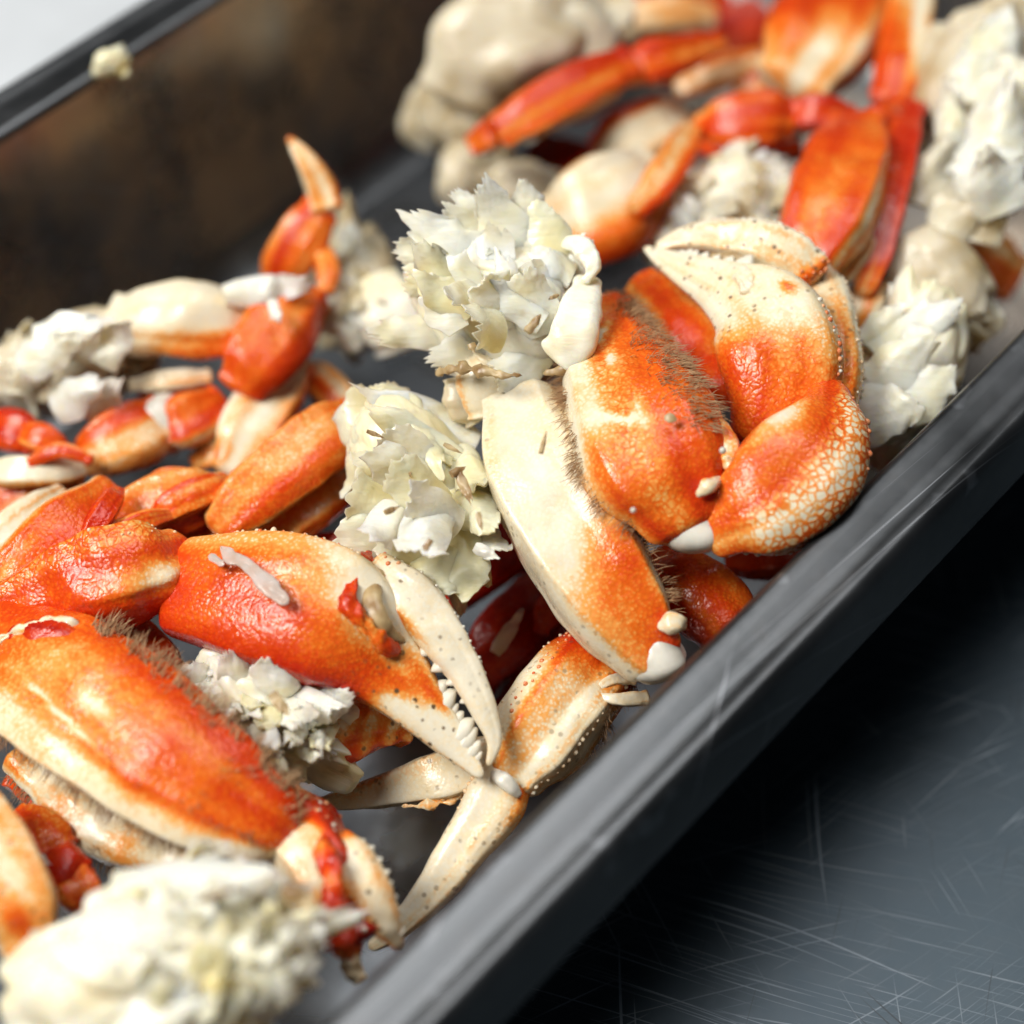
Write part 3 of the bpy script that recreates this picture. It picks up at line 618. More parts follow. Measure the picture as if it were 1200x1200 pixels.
bristles(o, s, .08, .70, 105, 172, 1000, .0052, 43, lean=.5, spread=1.1); bristles(o, s, .25, .85, -14, 20, 480, .0058, 44, lean=.3); bristles(o, s, .0, .2, 40, 150, 150, .004, 45)
seg(r, 'edge_plate', [(820, 470, .112, 5), (845, 505, .112, 13), (860, 545, .110, 10), (858, 568, .107, 4)], lambda t, u, v: .28+.1*np.sin(t*30), thick=.7, lump=.12, res=(36, 24), spk=.6)
V = []; F = []
for x, y, z, q in ((847, 528, .1165, .0010), (742, 598, .1135, .0008)): ball(V, F, P(x, y, z)-np.array(r.location), q)
tag(mesh_obj('pearly_nodules', V, F, MEMB, r), kind='stuff')
seg(r, 'spot', [(778, 489, .1205, 4), (785, 490, .1207, 6), (793, 492, .1205, 4)], 0., mat=RIND, thick=.25, res=(18, 18), cap=(.3, .3))
seg(r, 'joint', [(780, 605, .095, 26), (808, 620, .097, 29), (850, 618, .097, 26)], 0., mat=MEMB, thick=.85, cap=(.3, .3), lump=.02, res=(30, 30))
seg(r, 'joint_knob', [(816, 582, .109, 6), (830, 570, .1105, 9), (844, 560, .108, 6)], .12, thick=.8, cap=(.35, .35), lump=.1, res=(24, 22))
def pigK(t, u, v):
    return np.clip(.52+.10*ga(u, -.05, .14)+.12*ga(t, .98, .12)+.15*ga(u, .95, .25)-.40*ga(t, .62, .14)*ga(u, -.75, .28)-.10*sm(.1, .5, u), .05, 1)
o, s = seg(r, 'wrist_segment', [(824, 632, .094, 24), (856, 612, .099, 48), (900, 586, .103, 70), (942, 545, .106, 72), (968, 497, .108, 46), (970, 446, .106, 14)], pigK, thick=.7, res=(110, 96), n=3.2, lump=.02, facet=.35, net=lambda t, u, v: 1.1*sm(.02, .3, u)*sm(.16, .3, t)*sm(.92, .8, t), cap=(.07, .08))
tubercles(o, s, .62, .9, 5, 25, 6, .0011, 51, TUBR); tubercles(o, s, .1, .4, -20, 20, 5, .0010, 52, MEMB)
def pigP(t, u, v):
    return np.clip(0.54-.52*sm(.30, .60, t+.10*u)+.18*ga(u, -.9, .3)*sm(.6, .3, t)-.28*sm(.62, .85, u)+.10*sm(.15, .0, t)+.6*ga(t, .82, .035)*ga(u, -.12, .12), .03, 1)
o, s = seg(r, 'side_face', [(950, 520, .090, 34), (968, 468, .098, 38), (972, 405, .102, 36), (962, 345, .102, 32), (948, 312, .101, 16)], lambda t, u, v: .30-.2*sm(.3, .7, t), thick=.8, res=(60, 56), facet=.2, lump=.02, spk=.6)
tubercles(o, s, .1, .95, -8, 40, 40, .0008, 55, TUBER)
o, s = seg(r, 'palm', [(898, 535, .090, 42), (912, 478, .099, 60), (912, 416, .106, 74), (890, 370, .109, 66), (850, 341, .109, 39), (802, 317, .107, 21), (773, 301, .105, 11), (755, 290, .104, 3)],
    lambda t, u, v: np.clip(.50-.47*sm(.20, .46, t+.06*u)+.12*ga(u, -.9, .3)*sm(.55, .3, t)+.10*sm(.12, .0, t)+.5*ga(t, .44, .025)*ga(u, .62, .10)+.15*ga(t, .56, .04)*ga(u, .5, .3), .03, 1), thick=.6, res=(130, 92), lump=.02, facet=.2, collar=.02, net=lambda t, u, v: .15*sm(.45, .25, t), spk=lambda t, u, v: .9*sm(.3, .5, t), cap=(.05, .02), label='orange palm fading into cream fixed finger')
tubercles(o, s, .06, .40, 22, 34, 22, .00115, 53, TUBR); tubercles(o, s, .06, .40, 16, 36, 18, .0009, 54, TOOTH)
teeth(o, s, [(.60, 1.3), (.645, 1.), (.685, .9), (.725, 1.), (.76, .9), (.79, .8), (.82, .7)], 8, .0017, 56)
seg(r, 'tooth_pad', [(872, 345, .116, 8), (874, 330, .1165, 11), (866, 314, .114, 7)], .02, thick=.6, lump=.15, res=(26, 24), cap=(.25, .25))
o, s = seg(r, 'movable_finger', [(958, 330, .108, 22), (932, 302, .112, 30), (890, 285, .113, 28), (842, 278, .111, 21), (800, 280, .108, 13), (768, 290, .105, 5)], lambda t, u, v: .05+.25*ga(t, .1, .08)*sm(.2, -.5, v)+.45*ga(t, .05, .05), thick=.65, res=(80, 56), lump=.035, spk=.9, cap=(.08, .03))
tubercles(o, s, .08, .70, 10, 60, 40, .00065, 57, TOOTH); tubercles(o, s, .02, .12, 30, 140, 10, .0010, 58, TUBR)
seg(r, 'gap_membrane', [(898, 320, .112, 8), (868, 308, .112, 12), (830, 303, .110, 8)], .3, thick=.5, lump=.1, res=(26, 20), mat=RIND)

# ================================================================ 10. crown meat lump (in focus)
r = thing('crab_body_piece', base_of(590, 360, .10), 'sharp white meat lump with spiky flakes on top of the pile', 'crab meat', 'lumps of crab meat in the pan')
meat(r, 588, 336, .110, 112, 88, 70, 140, 61, MEAT, nfl=5, sub=6, cells=34, step=.09, fl=(.7, .5))
FL = [((650, 405, .117), (500, 285, .125), 62, .05, .10, MEAT), ((575, 388, .112), (424, 388, .108), 19, .05, .25, MEAT), ((612, 305, .128), (560, 210, .136), 27, .1, .35, MEAT), ((628, 300, .126), (612, 206, .133), 20, .1, .3, MEAT),
      ((590, 318, .128), (474, 252, .128), 25, .1, .35, MEAT), ((575, 310, .125), (452, 288, .122), 20, .08, .2, MEAT), ((590, 345, .124), (470, 322, .118), 22, .05, .35, MEAT), ((600, 300, .126), (518, 228, .131), 24, .1, .35, MEAT), ((652, 352, .122), (632, 238, .128), 30, .05, .15, MEATY),
      ((655, 350, .122), (690, 276, .122), 16, .1, .2, MEAT), ((615, 402, .114), (506, 420, .106), 24, .0, .3, MEAT), ((640, 408, .116), (575, 446, .106), 22, .0, .3, MEAT), ((612, 378, .124), (560, 330, .130), 30, .06, .2, MEAT), ((640, 392, .123), (608, 312, .129), 24, .08, .2, MEAT)]
for i, (a, b, h, l, jg, m) in enumerate(FL): flake_px(r, 'meat_flake', [(a[0], a[1], a[2]-.004), b], h*1.15, m, 400+i, lift=l*.6, curl=.3, jag=jg, th=.0022, ruf=.06, tip=.8, nu=28, nv=23)
scatter_flakes(r, 572, 335, .114, 85, 75, .013, 12, 22, 50, 140, [MEAT, MEAT, MEATY], 62, spread=.5, jag=.4, th=.0012)
seg(r, 'shell_socket', [(690, 325, .116, 14), (682, 358, .118, 25), (672, 395, .116, 31), (650, 424, .110, 24)], .0, mat=MEAT, thick=.5, n=3.0, lump=.06, res=(44, 44), cap=(.1, .1))
seg(r, 'socket_edge', [(697, 340, .118, 3), (700, 375, .117, 4), (690, 410, .114, 5), (662, 432, .110, 6), (636, 438, .108, 3)], 0., mat=RIND, thick=.7, lump=.1, res=(44, 14))
seg(r, 'shell_lip', [(660, 285, .122, 6), (684, 292, .124, 12), (694, 312, .123, 10), (684, 332, .120, 5)], .0, mat=MEAT, thick=.7, lump=.12, res=(36, 24))
seg(r, 'torn_edge', [(510, 436, .104, 5), (545, 432, .110, 6), (580, 438, .112, 5), (612, 440, .112, 4)], 0., mat=RIND, thick=.6, lump=.3, res=(36, 14))
o, s = seg(r, 'leg_stump', [(585, 425, .104, 28), (570, 455, .098, 36), (575, 490, .092, 26)], .03, res=(44, 44), lump=.08)
seg(r, 'leg_stump', [(540, 440, .100, 18), (545, 470, .095, 24), (560, 495, .09, 16)], .06, res=(36, 36), lump=.1, mat=MEATC)
flake_px(r, 'brown_rind', [(552, 402, .1205), (556, 412, .119)], 6, RIND, 90, jag=.5, th=.0006); flake_px(r, 'brown_rind', [(655, 345, .134), (640, 352, .134)], 3, RIND, 91, jag=.5, th=.0005)
flake_px(r, 'brown_rind', [(618, 388, .1325), (634, 370, .133)], 6, RIND, 92, jag=.3, th=.0006)

# ================================================================ 11. yellowish meat lump (centre)
r = thing('crab_body_piece', base_of(490, 580, .075), 'yellowish leafy meat lump left of the broad cream limb', 'crab meat', 'lumps of crab meat in the pan')
meat(r, 492, 575, .078, 120, 78, 62, -62, 71, MEATY, nfl=8, sub=6, cells=34, step=.11, fl=(.7, .6))
FL = [((440, 520, .095), (412, 455, .092), 30, .1, MEATY), ((470, 500, .098), (440, 445, .095), 26, .1, MEATY), ((560, 520, .096), (420, 455, .100), 22, .1, MEAT), ((560, 555, .096), (430, 480, .100), 20, .15, MEATY), ((520, 560, .098), (440, 500, .104), 24, .2, MEAT),
      ((470, 560, .094), (405, 560, .092), 34, .1, MEATY), ((480, 600, .096), (398, 575, .094), 30, .1, MEATY), ((490, 620, .094), (395, 625, .086), 28, .1, MEATY), ((500, 560, .102), (425, 530, .104), 22, .25, MEAT), ((520, 600, .102), (455, 540, .108), 30, .2, MEATY), ((540, 620, .100), (470, 570, .108), 26, .2, MEAT),
      ((500, 640, .094), (440, 660, .085), 30, .1, MEATY), ((530, 640, .094), (500, 700, .084), 30, .1, MEATY), ((545, 620, .094), (545, 705, .082), 26, .05, MEATY), ((560, 620, .090), (585, 650, .086), 20, .1, MEAT), ((540, 580, .098), (578, 620, .092), 24, .1, MEATY), ((510, 580, .106), (490, 650, .100), 30, .1, MEAT), ((470, 590, .104), (430, 640, .098), 24, .1, MEAT), ((540, 520, .098), (560, 580, .096), 20, .1, MEATY)]
for i, (a, b, h, l, m) in enumerate(FL): flake_px(r, 'meat_flake', [(a[0], a[1], a[2]-.003), b], h*1.1, m, 500+i, lift=l*.5, curl=.4, jag=.25, th=.0014, ruf=.10, tip=.85)
flake_px(r, 'brown_rind', [(535, 550, .1035), (553, 590, .100)], 7, RIND, 93, jag=.5); flake_px(r, 'brown_rind', [(530, 555, .104), (545, 548, .103)], 6, RIND, 94, jag=.5)
for i, (x, y, dx, dy, h) in enumerate([(470, 545, 12, 14, 5), (452, 600, 16, -6, 4), (505, 632, -10, 16, 5), (430, 505, 20, 8, 3), (520, 520, 22, 12, 3), (560, 600, 4, 20, 4)]): flake_px(r, 'brown_rind', [(x, y, .106), (x+dx, y+dy, .104)], h, RIND, 960+i, jag=.5, th=.0006)
flake_px(r, 'membrane', [(556, 640, .092), (584, 655, .090)], 9, MEMB, 95, jag=.3, lift=.3)

# ================================================================ 12. red pieces in the gaps of the near side
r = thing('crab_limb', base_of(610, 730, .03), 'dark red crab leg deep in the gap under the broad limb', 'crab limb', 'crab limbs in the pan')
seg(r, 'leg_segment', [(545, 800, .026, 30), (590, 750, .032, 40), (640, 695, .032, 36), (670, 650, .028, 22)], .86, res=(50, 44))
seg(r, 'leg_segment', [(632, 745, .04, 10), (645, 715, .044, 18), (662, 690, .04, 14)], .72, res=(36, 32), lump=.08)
flake_px(r, 'meat_scrap', [(580, 765, .045), (612, 715, .049)], 9, MEAT, 96, jag=.3, tip=.6)
r = thing('crab_limb', base_of(820, 705, .05), 'plain red orange leg end wedged between white joint and near rim', 'crab limb', 'crab limbs in the pan')
seg(r, 'leg_segment', [(770, 655, .060, 26), (805, 685, .066, 46), (838, 720, .064, 44), (860, 760, .058, 30)], .64, res=(60, 52), lump=.04)
r = thing('crab_limb', base_of(800, 400, .075), 'smooth red orange leg behind the bristly arm and cream claw', 'crab limb', 'crab limbs in the pan')
seg(r, 'leg_segment', [(745, 332, .088, 20), (778, 358, .092, 34), (808, 402, .092, 38), (835, 450, .088, 34)], .58, res=(60, 52))
seg(r, 'leg_segment', [(825, 425, .094, 16), (846, 450, .095, 26), (852, 482, .091, 18)], .62, res=(44, 40))
r = thing('crab_claw', base_of(730, 808, .04), 'tiny white claw tip peeping over the near rim', 'claw tip', 'crab claws in the pan')
seg(r, 'finger', [(695, 812, .062, 4), (715, 798, .063, 7), (745, 795, .060, 8)], .02, res=(30, 22), lump=.04); seg(r, 'finger', [(700, 815, .062, 4), (725, 820, .062, 8), (760, 818, .058, 10)], .02, res=(30, 22), lump=.04)
r = thing('crab_limb', base_of(180, 770, .05), 'short orange leg piece in the shade below the front claw', 'crab limb', 'crab limbs in the pan')
seg(r, 'leg_segment', [(130, 745, .052, 26), (165, 765, .056, 34), (195, 800, .054, 30)], .62, res=(44, 44))

# ================================================================ 13. left middle group
LG = 'crab limbs in the pan'
def leg(label, parts, group=LG, cat='crab limb'):
    m = parts[0][1][len(parts[0][1])//2]; r = thing('crab_limb', base_of(*m[:3]), label, cat, group)
    for nm, pts, pig, *kw in parts:
        if pts[0][0] < 440 and pts[0][1] > 400: pts = [(x, y, z, h*.88) for x, y, z, h in pts]
        kw = dict(kw[0]) if kw else {}
        if nm == 'joint': seg(r, nm, pts, 0., mat=MEMB, thick=.85, cap=(.25, .25), lump=.04, res=(28, 28), **kw)
        else: seg(r, nm, pts, pig, **{**dict(res=(60, 60), n=3.6, thick=.5, lump=.03, streak=.09), **kw})
    return r
r = thing('crab_body_piece', base_of(75, 430, .05), 'pale meat lump at the left edge joined to a cream leg', 'crab meat', 'lumps of crab meat in the pan')
meat(r, 72, 428, .056, 92, 58, 56, 20, 81, MEATC, nfl=16, sub=5, cells=36, step=.2)
for i, (a, b, h) in enumerate([((40, 400, .084), (140, 375, .084), 26), ((20, 430, .082), (100, 395, .086), 28), ((120, 430, .08), (150, 370, .084), 22), ((60, 480, .07), (130, 440, .078), 26), ((100, 490, .066), (150, 440, .074), 22)]):
    flake_px(r, 'meat_flake', [a, b], h, MEAT, 600+i, jag=.3, th=.0014)
seg(r, 'leg_segment', [(130, 378, .066, 34), (180, 378, .070, 42), (240, 380, .070, 40), (292, 378, .066, 30)], lambda t, u, v: .08+.3*sm(.1, .8, u)*sm(.2, .7, t), res=(60, 56))
seg(r, 'wrist_segment', [(278, 462, .060, 22), (300, 425, .066, 42), (332, 380, .069, 44), (362, 342, .066, 26)], lambda t, u, v: .52+.2*sm(.2, .9, u)-.1*ga(u, -.6, .3), res=(64, 60))
flake_px(r, 'meat_scrap', [(262, 345, .081), (372, 330, .080)], 19, MEAT, 611, jag=.45, th=.0016, tip=.7, curl=.35, ruf=.2); flake_px(r, 'meat_scrap', [(318, 350, .085), (326, 378, .084)], 8, MEAT, 612, jag=.2, th=.002, tip=.8)
leg('upright leg tip with a cream point rising before the far pan wall', [
    ('leg_segment', [(322, 345, .055, 18), (338, 305, .066, 28), (360, 268, .074, 28), (380, 243, .077, 20)], ORANGE),
    ('leg_tip', [(384, 250, .078, 19), (377, 225, .082, 19), (362, 195, .088, 14), (345, 170, .092, 7), (337, 160, .094, 2)], lambda t, u, v: .16+.35*sm(.8, 1., t)+.2*sm(.2, .9, u))])
r = thing('crab_body_piece', base_of(420, 350, .04), 'small cream meat lump behind the spiky lump, out of focus', 'crab meat', 'lumps of crab meat in the pan')
meat(r, 415, 345, .045, 80, 50, 50, 100, 83, MEATC, nfl=14, sub=5, cells=30, step=.2)
scatter_flakes(r, 415, 350, .052, 45, 65, .012, 14, 14, 36, 80, [MEATC, MEAT], 84, spread=.8)
seg(r, 'leg_stump', [(375, 290, .068, 10), (385, 315, .07, 14), (380, 345, .068, 10)], .42, res=(30, 30)); seg(r, 'shell_plate', [(440, 330, .06, 26), (465, 370, .058, 44), (480, 410, .05, 30)], .02, mat=MEAT, res=(40, 40), lump=.08)
leg('pink and orange leg with a white middle joint, left of centre', [
    ('leg_segment', [(82, 545, .050, 18), (115, 530, .056, 36), (155, 510, .058, 44), (195, 492, .056, 34)], lambda t, u, v: .26+.30*sm(.0, -.7, u)+.05*v),
    ('joint', [(160, 515, .050, 26), (188, 500, .054, 40), (215, 490, .050, 30)], 0.),
    ('leg_segment', [(190, 505, .056, 26), (220, 492, .058, 36), (262, 468, .055, 22)], ORANGE)])
leg('dark orange leg end at the left edge above a white leg', [('leg_segment', [(-20, 500, .056, 26), (15, 505, .060, 28), (45, 520, .058, 20)], .66), ('leg_segment', [(20, 505, .06, 14), (50, 515, .062, 20), (85, 535, .058, 10)], .58)])
leg('thin white leg at the left edge below the orange end', [('leg_segment', [(-25, 552, .054, 18), (30, 553, .058, 21), (80, 550, .056, 18), (110, 545, .05, 8)], lambda t, u, v: .04+.2*sm(.3, .9, u))])
leg('white leg with an orange edge standing behind the plain orange leg', [('leg_segment', [(268, 560, .048, 26), (290, 510, .054, 42), (325, 455, .056, 40), (352, 420, .052, 22)], lambda t, u, v: .05+.5*sm(.55, .9, u)+.3*ga(t, .12, .1)*sm(0, -.5, u))])
leg('short peach leg end beside the grey pan floor', [('leg_segment', [(352, 430, .042, 12), (375, 445, .046, 26), (405, 478, .046, 24), (425, 500, .042, 14)], lambda t, u, v: .30+.15*u)])
leg('plain long orange leg reaching towards the yellowish meat lump', [('leg_segment', [(252, 628, .064, 24), (285, 592, .070, 42), (335, 550, .073, 48), (385, 512, .072, 46), (428, 486, .068, 26)], lambda t, u, v: .38+.06*v-.08*ga(u, -.3, .3)+.10*sm(.75, 1., t), dict(res=(70, 64), net=.1))])
leg('peach leg half hidden under the long orange leg', [('leg_segment', [(300, 640, .056, 24), (345, 605, .060, 32), (390, 575, .060, 30), (420, 560, .056, 20)], lambda t, u, v: .33)])
leg('bent orange leg piece behind the front claw joint', [('leg_segment', [(130, 625, .062, 28), (170, 595, .066, 42), (220, 585, .067, 44), (272, 572, .064, 20)], lambda t, u, v: .43+.06*np.sin(u*9), dict(keel=lambda t, u, v: 1+.06*np.sin(u*8)))])
leg('long tapering orange leg running down to the left edge', [('leg_segment', [(-10, 710, .064, 30), (30, 665, .070, 44), (80, 615, .073, 44), (135, 568, .070, 24)], lambda t, u, v: .39+.12*sm(.3, .9, u)-.2*sm(-.6, -.95, u))])
leg('dark orange joint between two orange legs', [('leg_segment', [(95, 640, .078, 8), (118, 605, .080, 17), (132, 585, .079, 15), (140, 572, .076, 8)], .70)])
leg('olive cream leg tip at the left edge', [('leg_segment', [(-20, 648, .062, 20), (15, 618, .066, 26), (50, 590, .066, 20), (75, 572, .062, 8)], lambda t, u, v: .16+.3*sm(.3, .9, u))])
leg('dim orange leg lying under the left edge legs', [('leg_segment', [(-30, 600, .045, 30), (30, 575, .05, 36), (100, 560, .05, 30)], .5)])
leg('small red leg scrap behind the front claw wrist', [('leg_segment', [(-20, 690, .058, 18), (5, 680, .062, 18), (22, 655, .06, 10)], .74)])
leg('hidden orange leg beneath the front claw', [('leg_segment', [(200, 640, .052, 26), (260, 630, .056, 34), (340, 640, .052, 30)], .55)])

leg('thin flat orange leg above the front claw wrist', [('leg_segment', [(60, 668, .070, 10), (110, 640, .074, 15), (165, 612, .075, 15), (215, 600, .070, 6)], .50)])
leg('narrow peach leg beside the olive leg tip', [('leg_segment', [(-20, 672, .068, 12), (25, 640, .073, 15), (68, 600, .073, 13), (98, 575, .07, 6)], .28)])
leg('slim cream leg under the long orange leg tip', [('leg_segment', [(330, 590, .058, 10), (385, 552, .062, 15), (430, 530, .06, 10)], .18)])
leg('thin grey cream leg below the left edge meat lump', [('leg_segment', [(150, 452, .058, 8), (195, 445, .062, 14), (250, 440, .06, 10)], .12)])
leg('slender orange leg between the tapering leg and the bent piece', [('leg_segment', [(60, 690, .064, 14), (110, 650, .068, 18), (150, 600, .068, 16), (172, 565, .064, 8)], .48), ('leg_segment', [(165, 580, .066, 8), (190, 560, .069, 13), (235, 556, .067, 8)], .56)])
leg('flat creased orange plate before the long orange leg', [('leg_segment', [(175, 615, .068, 12), (205, 590, .0725, 22), (245, 572, .072, 20), (270, 560, .068, 8)], .44)])
leg('pale pink leg end under the white jointed leg', [('leg_segment', [(225, 545, .044, 12), (255, 525, .05, 20), (290, 510, .048, 14)], .24)])
leg('thin red leg above the long white leg at left', [('leg_segment', [(30, 545, .060, 7), (70, 528, .064, 11), (110, 540, .062, 7)], .66)])

# ================================================================ 14. far group, top centre
r = thing('crab_body_piece', base_of(620, 70, .06), 'large blurred cream body piece at the top centre', 'crab meat', 'lumps of crab meat in the pan')
meat(r, 610, 82, .066, 120, 80, 66, 25, 91, MEATC, nfl=16, sub=5, cells=36, step=.16, fl=(.6, .4))
scatter_flakes(r, 575, 55, .074, 60, 40, .014, 12, 22, 46, 60, [MEATC, MEAT], 92, spread=.9)
seg(r, 'shell_plate', [(530, 120, .07, 40), (560, 60, .085, 60), (640, 20, .09, 56), (730, 0, .08, 40)], .03, mat=MEATC, res=(48, 40), lump=.08)
seg(r, 'leg_stump', [(590, 95, .080, 22), (650, 62, .084, 32), (740, 28, .082, 26)], .08, mat=MEATC, res=(48, 40), lump=.06)
leg('straight red orange leg before the blurred cream body piece', [
    ('leg_segment', [(550, 172, .074, 14), (580, 155, .080, 20)], .55),
    ('leg_segment', [(580, 160, .080, 20), (625, 130, .086, 28), (690, 96, .088, 30), (745, 72, .086, 24)], lambda t, u, v: .66-.4*sm(.55, .9, u)),
    ('leg_segment', [(730, 85, .084, 20), (780, 68, .086, 26), (850, 48, .08, 12)], lambda t, u, v: .58-.2*sm(.4, .9, u))])
r = thing('crab_body_piece', base_of(560, 210, .05), 'round white meat lump half hidden behind the spiky lump', 'crab meat', 'lumps of crab meat in the pan')
meat(r, 548, 208, .05, 46, 40, 40, 30, 93, MEATC, nfl=4, sub=5, cells=14, step=.08); meat(r, 612, 222, .05, 42, 36, 36, 10, 94, MEATC, nfl=4, sub=5, cells=14, step=.08, name='meat_lobe')
leg('cream leg end with a red cap in the far dark gap', [('leg_segment', [(705, 190, .058, 26), (735, 165, .066, 38), (775, 145, .066, 34), (800, 135, .06, 20)], lambda t, u, v: .10+.65*sm(-.35, -.75, u))])
leg('cream leg with an orange lower half right of the spiky lump', [
    ('leg_segment', [(640, 275, .066, 36), (685, 255, .074, 58), (730, 232, .076, 56), (772, 200, .072, 34)], lambda t, u, v: np.clip(.10+.5*sm(.05, .65, u), 0, 1), dict(res=(64, 60))),
    ('leg_segment', [(740, 250, .082, 12), (772, 215, .088, 20), (800, 172, .086, 20), (812, 148, .08, 12)], lambda t, u, v: .34+.25*sm(.2, .8, u))])
r = thing('crab_body_piece', base_of(860, 240, .06), 'small white meat lump behind the cream claw fingers', 'crab meat', 'lumps of crab meat in the pan')
meat(r, 858, 240, .068, 82, 60, 56, 20, 95, MEAT, nfl=14, sub=5, cells=30, step=.16)
scatter_flakes(r, 858, 235, .074, 75, 48, .014, 16, 18, 40, 60, [MEAT, MEATC], 97, spread=.8)
meat(r, 790, 285, .064, 40, 34, 34, 60, 96, MEAT, nfl=5, sub=5, cells=16, step=.14, name='meat_lobe')
leg('orange two part leg crossing above the small white lump', [
    ('leg_segment', [(812, 150, .078, 12), (850, 142, .084, 30), (895, 138, .085, 33), (930, 142, .082, 22)], lambda t, u, v: .62-.2*sm(.5, .0, t)*sm(.3, -.6, u)),
    ('joint', [(900, 140, .076, 20), (926, 142, .080, 24), (945, 140, .076, 18)], 0.),
    ('leg_segment', [(925, 132, .084, 20), (960, 132, .087, 22), (1002, 140, .084, 16)], .70)])
leg('broad orange leg with a pale lower end at the top edge', [('leg_segment', [(1000, -50, .080, 56), (980, 0, .085, 64), (955, 60, .086, 62), (925, 112, .080, 40)], lambda t, u, v: np.clip(.66-.46*sm(.45, .85, t-.12*u)-.1*u, .1, 1), dict(res=(64, 60)))])
leg('flat bright orange leg with a dark right edge near the claw', [
    ('leg_segment', [(1004, 140, .090, 34), (992, 185, .096, 52), (972, 245, .098, 54), (952, 295, .095, 44), (945, 322, .09, 22)], lambda t, u, v: np.clip(.60-.10*ga(t, .55, .25)-.3*sm(-.55, -.95, u)*sm(.3, .7, t)+.12*sm(.3, .9, u), .1, 1), dict(res=(72, 64), thick=.5, roll=-.15)),
    ('shell_edge', [(1030, 160, .088, 6), (1034, 220, .090, 9), (1012, 290, .090, 12), (985, 330, .086, 9)], .22, dict(res=(36, 24)))])
leg('cream and orange leg running off the top edge', [('leg_segment', [(1080, -50, .086, 24), (1068, 10, .088, 27), (1056, 70, .088, 29), (1042, 128, .084, 22)], lambda t, u, v: .18+.42*sm(.35, .8, t+.3*u))])
leg('narrow dark red leg beside the right hand meat lump', [('leg_segment', [(1066, 118, .088, 20), (1056, 170, .092, 22), (1042, 235, .092, 21), (1028, 300, .088, 18), (1008, 348, .082, 10)], lambda t, u, v: .78-.4*sm(.75, 1., t)), ('leg_segment', [(1000, 150, .088, 14), (1030, 140, .093, 18), (1062, 132, .09, 12)], .66)])
r = thing('crab_body_piece', base_of(1140, 150, .08), 'tall ragged white meat lump at the right edge', 'crab meat', 'lumps of crab meat in the pan')
meat(r, 1152, 140, .078, 120, 84, 66, 72, 97, MEATC, nfl=14, sub=5, cells=40, step=.2)
for i, (a, b, h) in enumerate([((1150, 120, .104), (1170, 20, .106), 40), ((1170, 160, .106), (1190, 60, .11), 40), ((1160, 200, .104), (1180, 100, .11), 44), ((1150, 240, .10), (1190, 160, .108), 44), ((1120, 200, .096), (1110, 100, .10), 24), ((1180, 250, .10), (1150, 170, .109), 38), ((1100, 120, .092), (1120, 40, .098), 18)]):
    flake_px(r, 'meat_flake', [a, b], h, MEAT, 700+i, jag=.3, th=.002, ruf=.2, lift=.15)
for i, (a, b, h) in enumerate([((1080, 240, .086), (1110, 160, .094), 26), ((1110, 280, .085), (1130, 200, .096), 30), ((1150, 285, .084), (1165, 230, .094), 26), ((1085, 110, .09), (1130, 90, .1), 12)]):
    flake_px(r, 'shell_partition', [a, b], h, MEATC, 720+i, jag=.25, th=.0016, ruf=.2, lift=.1)
r = thing('crab_body_piece', base_of(1090, 350, .07), 'folded cream shell piece above the white lump at the right rim', 'crab meat', 'lumps of crab meat in the pan')
meat(r, 1095, 352, .070, 78, 56, 54, -30, 98, MEATC, nfl=10, sub=5, cells=24, step=.14)
r = thing('crab_body_piece', base_of(1060, 440, .07), 'smooth white meat lump squeezed between claw and near rim', 'crab meat', 'lumps of crab meat in the pan')
meat(r, 1055, 448, .074, 92, 70, 54, 70, 99, MEAT, nfl=4, sub=6, cells=22, step=.12)
for i, (a, b, h) in enumerate([((1030, 420, .094), (1125, 355, .096), 28), ((1020, 450, .096), (1100, 395, .1), 34), ((1060, 480, .093), (1120, 430, .092), 34), ((1010, 400, .094), (1060, 360, .094), 20), ((1000, 490, .09), (1080, 470, .094), 40)]):
    flake_px(r, 'meat_flake', [a, b], h, MEAT, 740+i, jag=.25, th=.002, ruf=.1)
leg('tan leg tip in the dark at the top edge', [('leg_segment', [(790, 105, .06, 12), (835, 88, .066, 20), (885, 72, .066, 18), (920, 60, .06, 8)], lambda t, u, v: .22)])
leg('dull orange leg far back at the top edge', [('leg_segment', [(860, 110, .06, 16), (905, 95, .064, 20), (950, 60, .06, 16)], .42), ('leg_segment', [(700, 30, .05, 16), (780, 15, .055, 20), (840, 20, .05, 14)], .2)])
leg('dark red leg bit beside the tall ragged lump', [('leg_segment', [(1085, 30, .07, 12), (1098, 55, .075, 18), (1100, 85, .07, 12)], .85)])
leg('shaded cream leg below the flat orange leg', [('leg_segment', [(1000, 400, .07, 14), (1010, 365, .078, 22), (1025, 330, .078, 18)], .2)])
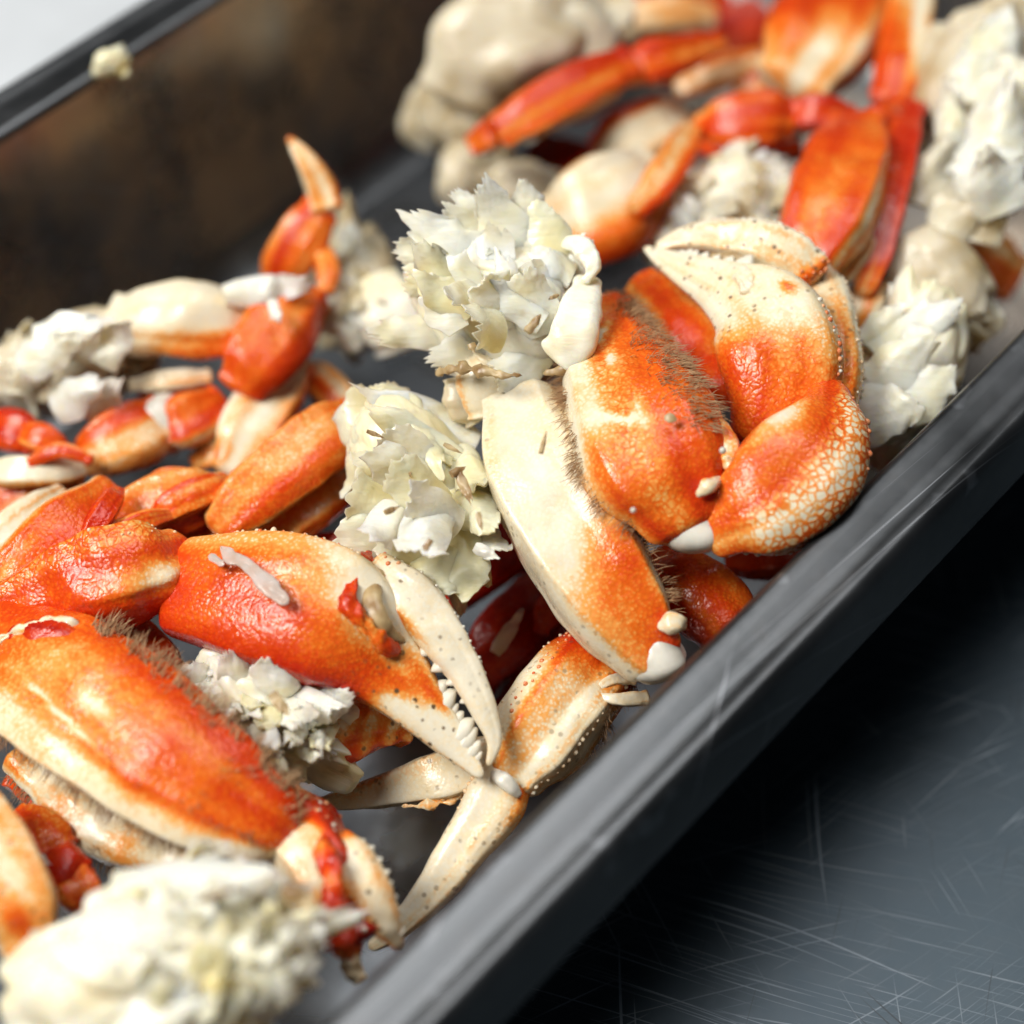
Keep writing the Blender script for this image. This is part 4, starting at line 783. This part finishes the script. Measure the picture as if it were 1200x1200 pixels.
leg('shaded red leg lying under the crossing orange leg', [('leg_segment', [(800, 160, .06, 16), (870, 172, .066, 20), (940, 170, .06, 18)], .8)])

for lab, pts, pg in [  # hidden layer of limbs added to darken the gaps in the pile
    ('added deep red limb filling the dark gap under the yellowish lump', [(500, 705, .030, 26), (555, 665, .034, 38), (620, 620, .032, 34)], .84),
    ('added dark red filler limb under the pale claw palm', [(590, 850, .018, 26), (640, 790, .022, 36), (700, 715, .022, 30)], .86),
    ('added orange filler limb under the left pink and orange leg', [(170, 455, .028, 22), (215, 470, .032, 32), (275, 505, .03, 26)], .55),
    ('added orange filler limb between front claw and yellowish lump', [(330, 665, .040, 26), (390, 655, .046, 36), (460, 690, .042, 30)], .7),
    ('added dark filler limb in the far gap behind the spiky lump', [(620, 175, .028, 28), (690, 205, .034, 36), (760, 215, .03, 30)], .8),
    ('added filler limb under the tall ragged lump', [(1090, 290, .04, 30), (1140, 300, .046, 40), (1195, 330, .04, 30)], .45),
    ('added red filler limb under the granular wrist', [(850, 650, .050, 28), (905, 640, .056, 36), (965, 610, .052, 30)], .78),
    ('added dark brown filler limb at the top edge', [(700, 25, .03, 26), (770, 5, .036, 36), (850, -10, .03, 30)], .62),
    ('added dark red filler limb behind the crossing orange leg', [(770, 90, .03, 24), (830, 60, .034, 34), (900, 20, .03, 30)], .82),
    ('added filler limb under the bristly left limb', [(20, 900, .03, 30), (70, 930, .034, 36), (140, 960, .03, 30)], .75),
    ('added orange filler limb under the long orange leg', [(200, 660, .045, 24), (260, 630, .05, 34), (300, 560, .046, 30), (330, 520, .04, 20)], .6)]:
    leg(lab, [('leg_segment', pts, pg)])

# ================================================================ 15. scrap on the far rim
q = pc+PE*(LY/2+.012); x = P(130, 72, HR+.004)
r = thing('meat_scrap', (x[0], x[1], HR+.002), 'small cream meat scrap stuck on the far pan rim', 'meat scrap')
meat(r, 128, 73, HR+.005, 19, 17, 16, 40, 111, MEATY, nfl=5, sub=4, cells=12, step=.2)
flake_px(r, 'meat_flake', [(130, 75, HR+.006), (156, 92, HR+.004)], 9, MEATY, 801)
